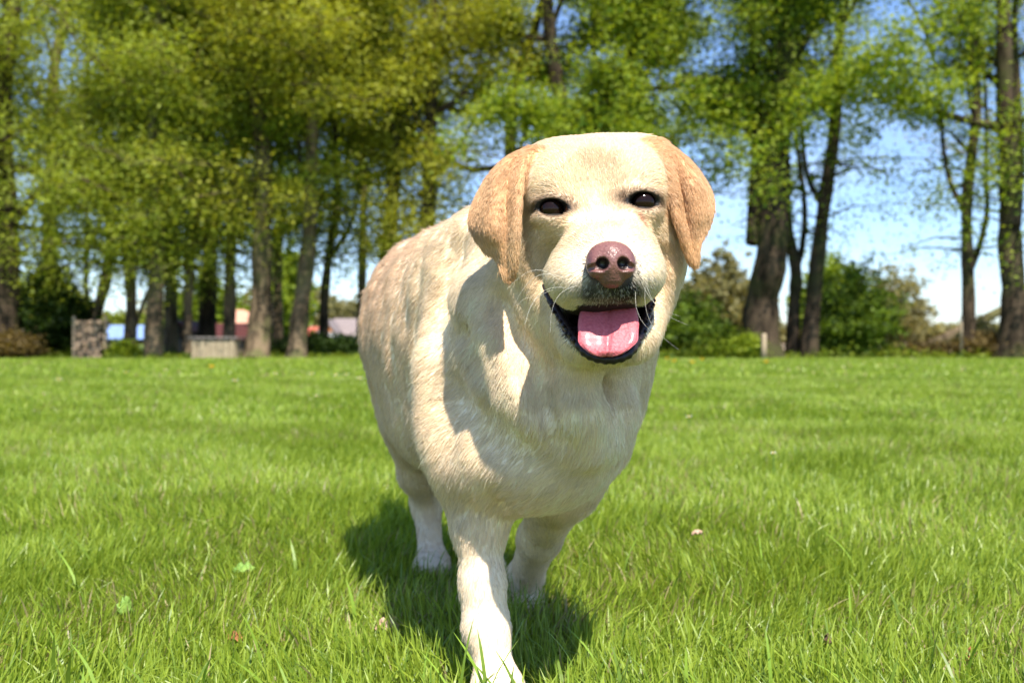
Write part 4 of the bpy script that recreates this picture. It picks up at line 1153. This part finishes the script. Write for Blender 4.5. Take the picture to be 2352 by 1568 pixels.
dm = np.linalg.norm((hp - P(1405, 668, .874)) / np.array((1.45, 1.6, .80)), axis=1); q_ = r.random(NH)      # salt and pepper hair round the nose
nx_ = np.abs(hp[:, 0] - P(1405, 668, .874)[0]) < .024; sel = (dm < .030) & (q_ < .22); c[sel] = np.array((.55, .51, .45)); sel = (dm >= .020) & (dm < .031) & (q_ > .62) & nx_; c[sel] = np.array((.07, .055, .045))

rb = (.00029 - .00003 * fw) * r.uniform(.7, 1.2, NH)
rad = rb[:, None] * np.array((1, .85, .55, .15))[None]

def curves(name, pts, rad, cols, mat, parent):
    n, k = pts.shape[:2]
    h = bpy.data.hair_curves.new(name)
    h.add_curves([k] * n)
    q = pts.reshape(-1, 3) - np.array(parent.location)
    h.attributes['position'].data.foreach_set('vector', q.astype(np.float32).ravel())
    ra = h.attributes.get('radius') or h.attributes.new('radius', 'FLOAT', 'POINT')
    ra.data.foreach_set('value', rad.astype(np.float32).ravel())
    ca = h.attributes.new('col', 'FLOAT_COLOR', 'CURVE')
    cc = np.ones((n, 4), np.float32); cc[:, :3] = cols; ca.data.foreach_set('color', cc.ravel())
    h.materials.append(mat)
    o = bpy.data.objects.new(name, h); COL.objects.link(o); o.parent = parent
    return o
M_fur, nt, b, out = mat_new("fur_hair")
at = nt.nodes.new("ShaderNodeAttribute"); at.attribute_name = 'col'; nt.links.new(at.outputs['Color'], b.inputs['Base Color'])
b.inputs['Roughness'].default_value = .45; b.inputs['Specular IOR Level'].default_value = .35
tr = nt.nodes.new("ShaderNodeBsdfTranslucent"); mx = nt.nodes.new("ShaderNodeMixShader"); mx.inputs[0].default_value = .32
nt.links.new(at.outputs['Color'], tr.inputs['Color']); nt.links.new(b.outputs[0], mx.inputs[1]); nt.links.new(tr.outputs[0], mx.inputs[2]); nt.links.new(mx.outputs[0], out.inputs['Surface'])
curves('fur', pts, rad, np.clip(c, .01, .92), M_fur, DOG)

# whiskers
W = []
for (px, py, dx, dy, dz) in ((1300, 640, -.045, -.004, -.012), (1292, 650, -.05, .0, .004), (1310, 662, -.04, -.01, -.022), (1285, 662, -.030, .0, -.035), (1330, 655, -.025, -.02, -.03),
                            (1470, 640, .035, -.008, -.02), (1478, 632, .040, .0, -.03), (1482, 650, .030, -.004, -.045), (1460, 665, .018, -.018, -.03), (1232, 700, -.020, -.01, .010),
                            (1250, 455, -.012, -.016, .022), (1500, 440, .014, -.016, .020)):
    t = hit(px, py, dog_f); s = P(px, py, t); q = []
    for k in range(6):
        f = k / 5; q.append(s + np.array((dx, dy, dz)) * f + np.array((0, 0, -.012)) * f * f + np.array((dz, 0, -dx)) * .25 * math.sin(f * 3))
    W.append(q)
W = np.array(W)
curves('whiskers', W, np.tile(np.array((.00012, .00011, .0001, .00008, .00006, .00004)), (len(W), 1)), np.tile(np.array((.85, .8, .7)), (len(W), 1)), M_fur, DOG)

# ---- eyes
M_eye, nt, b, out = mat_new("eye"); b.inputs['Base Color'].default_value = (.012, .006, .004, 1); b.inputs['Roughness'].default_value = .09; b.inputs['Specular IOR Level'].default_value = .2
tc = nt.nodes.new("ShaderNodeTexCoord"); gr_ = nt.nodes.new("ShaderNodeTexGradient"); gr_.gradient_type = 'SPHERICAL'
mp = nt.nodes.new("ShaderNodeMapping"); mp.inputs['Location'].default_value = (0, 1.15, .1); mp.inputs['Scale'].default_value = (100, 100, 100)
rp = nt.nodes.new("ShaderNodeValToRGB"); rp.color_ramp.elements[0].color = (.004, .002, .002, 1); rp.color_ramp.elements[1].color = (.011, .005, .003, 1); rp.color_ramp.elements[1].position = .3
nt.links.new(tc.outputs['Object'], mp.inputs[0]); nt.links.new(mp.outputs[0], gr_.inputs[0]); nt.links.new(gr_.outputs[0], rp.inputs[0]); nt.links.new(rp.outputs[0], b.inputs['Base Color'])
for (c_, t, tilt) in EYES:
    bm = bmesh.new(); bmesh.ops.create_uvsphere(bm, u_segments=40, v_segments=28, radius=.0125)
    me = bpy.data.meshes.new('eye'); bm.to_mesh(me); bm.free(); me.materials.append(M_eye)
    for p_ in me.polygons: p_.use_smooth = True
    o = bpy.data.objects.new('eye', me); COL.objects.link(o); o.parent = DOG
    o.location = Vector(c_ + np.array((0, .0112, .0005))) - DOG.location

# ---- nose
nz = [E(NOSE_C + np.array((0, .004, .004)), (.0205, .016, .0155), None, .01),
      E(NOSE_C + np.array((-.0120, -.001, -.003)), (.0090, .0115, .0108), None, .006), E(NOSE_C + np.array((.0120, -.001, -.003)), (.0090, .0115, .0108), None, .006),
      E(NOSE_C + np.array((.0005, -.003, -.001)), (.0095, .012, .0150), None, .006),
      E(NOSE_C + np.array((.001, .002, -.015)), (.0100, .011, .0070), None, .006),
      E(NOSE_C + np.array((-.0085, -.012, -.0015)), (.0052, .008, .0054), roty(-.3), .0025, '-'), E(NOSE_C + np.array((.0095, -.012, -.0010)), (.0052, .008, .0054), roty(.3), .0025, '-'),
      C(NOSE_C + np.array((-.0105, -.012, -.004)), NOSE_C + np.array((-.0200, -.006, -.0050)), .0036, .0018, .0025, '-'), C(NOSE_C + np.array((.0115, -.012, -.0035)), NOSE_C + np.array((.0205, -.006, -.0045)), .0036, .0018, .0025, '-'),
      C(NOSE_C + np.array((.0010, -.0165, -.006)), NOSE_C + np.array((.0012, -.0120, -.024)), .0015, .0019, .002, '-')]
def nose_f(p): return field(p, nz, .02) + .00018 * wave_noise(p, 420, 81, 20)
V_, F_ = surface_nets(np.arange(-.027, .027, .0007) + NOSE_C[0], np.arange(-.024, .026, .0007) + NOSE_C[1], np.arange(-.028, .026, .0007) + NOSE_C[2], nose_f, 4, .02)
q = V_ - NOSE_C
cn = np.tile(np.array((.19, .080, .068)), (len(V_), 1))
w = np.clip(ss(np.abs(q[:, 0]), .013, .021) * .75 + ss(-q[:, 2], .006, .018) * .6, 0, .9)[:, None]; cn = cn * (1 - w) + np.array((.10, .038, .038)) * w
dk = np.minimum.reduce([np.linalg.norm((q - np.array((s_, -.012, -.0015))) / np.array((1, 2.0, 1)), axis=1) for s_ in (-.0085, .0095)])
w = (1 - ss(dk, .0046, .0066))[:, None]; cn = cn * (1 - w) + np.array((.012, .006, .006)) * w
cn *= (1 + .10 * wave_noise(V_, 300, 83))[:, None]
M_nose, nt, b, out = mat_new("nose_leather"); at = nt.nodes.new("ShaderNodeAttribute"); at.attribute_name = 'col'; nt.links.new(at.outputs['Color'], b.inputs['Base Color'])
b.inputs['Roughness'].default_value = .38; b.inputs['Specular IOR Level'].default_value = .6
vo = nt.nodes.new("ShaderNodeTexVoronoi"); vo.inputs['Scale'].default_value = 900; tc = nt.nodes.new("ShaderNodeTexCoord"); bp = nt.nodes.new("ShaderNodeBump"); bp.inputs['Strength'].default_value = .35; bp.inputs['Distance'].default_value = .0006
nt.links.new(tc.outputs['Object'], vo.inputs['Vector']); nt.links.new(vo.outputs['Distance'], bp.inputs['Height']); nt.links.new(bp.outputs[0], b.inputs['Normal'])
mesh_np('nose', V_, [F_], M_nose, DOG, cols=np.clip(cn, .003, 1))

# ---- tongue
tp = crom([P(1400, 704, .975), P(1398, 704, .94), P(1397, 713, .912), P(1397, 752, .893), P(1396, 785, .884), P(1394, 806, .880), P(1393, 819, .880)], 60)
hw = crom([[.0195], [.0225], [.0258], [.0270], [.0262], [.0190], [.0050]], 60)[:, 0]
TT = np.gradient(tp, axis=0); TT /= np.linalg.norm(TT, axis=1)[:, None]; X_ = np.array((1.0, 0, .02)); ns = 41
V_ = []
for side in (1, -1):
    for i in range(60):
        Nn = np.cross(X_, TT[i]); Nn /= np.linalg.norm(Nn); Nn = Nn if Nn[1] < 0 or Nn[2] > .5 else -Nn
        for j in range(ns):
            s = -1 + 2 * j / (ns - 1); th = .0046 * math.sqrt(max(1 - s ** 6, 0)) * (1 if i < 52 else math.sqrt(max((59 - i) / 8, 0)))
            gr_d = -.0020 * math.exp(-(s / .10) ** 2) * (1 if side > 0 else 0); edge = .0030 * s * s
            V_.append(tp[i] + X_ * s * hw[i] * (1 + .015 * math.sin(i * .5)) + Nn * (side * th + gr_d + edge * (1 if i > 15 else .3)))
V_ = np.array(V_); F_ = []
for i in range(59):
    for j in range(ns - 1):
        a = i * ns + j; F_.append((a, a + ns, a + ns + 1, a + 1)); a += 60 * ns; F_.append((a, a + 1, a + ns + 1, a + ns))
for i in range(59):
    for j in (0, ns - 1):
        a = i * ns + j; bq = a + 60 * ns; F_.append((a, bq, bq + ns, a + ns) if j == 0 else (a, a + ns, bq + ns, bq))
for i in (0, 59):
    for j in range(ns - 1):
        a = i * ns + j; bq = a + 60 * ns; F_.append((a, a + 1, bq + 1, bq))
M_tongue, nt, b, out = mat_new("tongue"); b.inputs['Roughness'].default_value = .5; b.inputs['Specular IOR Level'].default_value = .4
b.inputs['Subsurface Weight'].default_value = .25; b.inputs['Subsurface Radius'].default_value = (.006, .002, .0015); b.inputs['Coat Weight'].default_value = .25; b.inputs['Coat Roughness'].default_value = .12
n_ = nt.nodes.new("ShaderNodeTexNoise"); n_.inputs['Scale'].default_value = 420; n_.inputs['Detail'].default_value = 4; tc = nt.nodes.new("ShaderNodeTexCoord"); rp = nt.nodes.new("ShaderNodeValToRGB")
rp.color_ramp.elements[0].color = (.46, .085, .105, 1); rp.color_ramp.elements[1].color = (.60, .15, .17, 1); rp.color_ramp.elements[0].position = .3; rp.color_ramp.elements[1].position = .7
bp = nt.nodes.new("ShaderNodeBump"); bp.inputs['Strength'].default_value = .8; bp.inputs['Distance'].default_value = .0014
nt.links.new(tc.outputs['Object'], n_.inputs['Vector']); nt.links.new(n_.outputs[0], rp.inputs[0]); nt.links.new(rp.outputs[0], b.inputs['Base Color']); nt.links.new(n_.outputs[0], bp.inputs['Height']); nt.links.new(bp.outputs[0], b.inputs['Normal'])
mesh_np('tongue', V_, [np.array(F_)], M_tongue, DOG)

# ---- lower lip: black, wet, with small bumps
M_lip, nt, b, out = mat_new("lip"); b.inputs['Base Color'].default_value = (.018, .011, .012, 1); b.inputs['Roughness'].default_value = .36; b.inputs['Specular IOR Level'].default_value = .3
lp = crom([P(1248, 654, .965), P(1270, 698, .945), P(1301, 750, .925), P(1322, 780, .906), P(1350, 812, .895), P(1395, 825, .888), P(1440, 814, .893), P(1466, 778, .906), P(1482, 738, .925), P(1492, 700, .948), P(1498, 668, .966)], 90)
lr = .0036 + .0010 * np.sin(np.linspace(0, math.pi, 90)) + .0006 * np.sin(np.arange(90) * 1.9)
lr[:6] *= np.linspace(.4, 1, 6); lr[-6:] *= np.linspace(1, .4, 6)
m = MB(); m.tube(lp, lr, 12)
for i in list(range(10, 30, 2)) + list(range(62, 84, 2)):
    c_ = lp[i] + np.array((.003 if i > 45 else -.003, -.0035, .001)) + RNG.normal(0, .0008, 3)
    m.tube([c_ + np.array((0, .002, 0)), c_, c_ - np.array((0, .0012, 0)), c_ - np.array((0, .0018, 0))], [.0021, .0019, .0012, .0004], 8)
m.build('lip', M_lip, DOG, smooth=True)
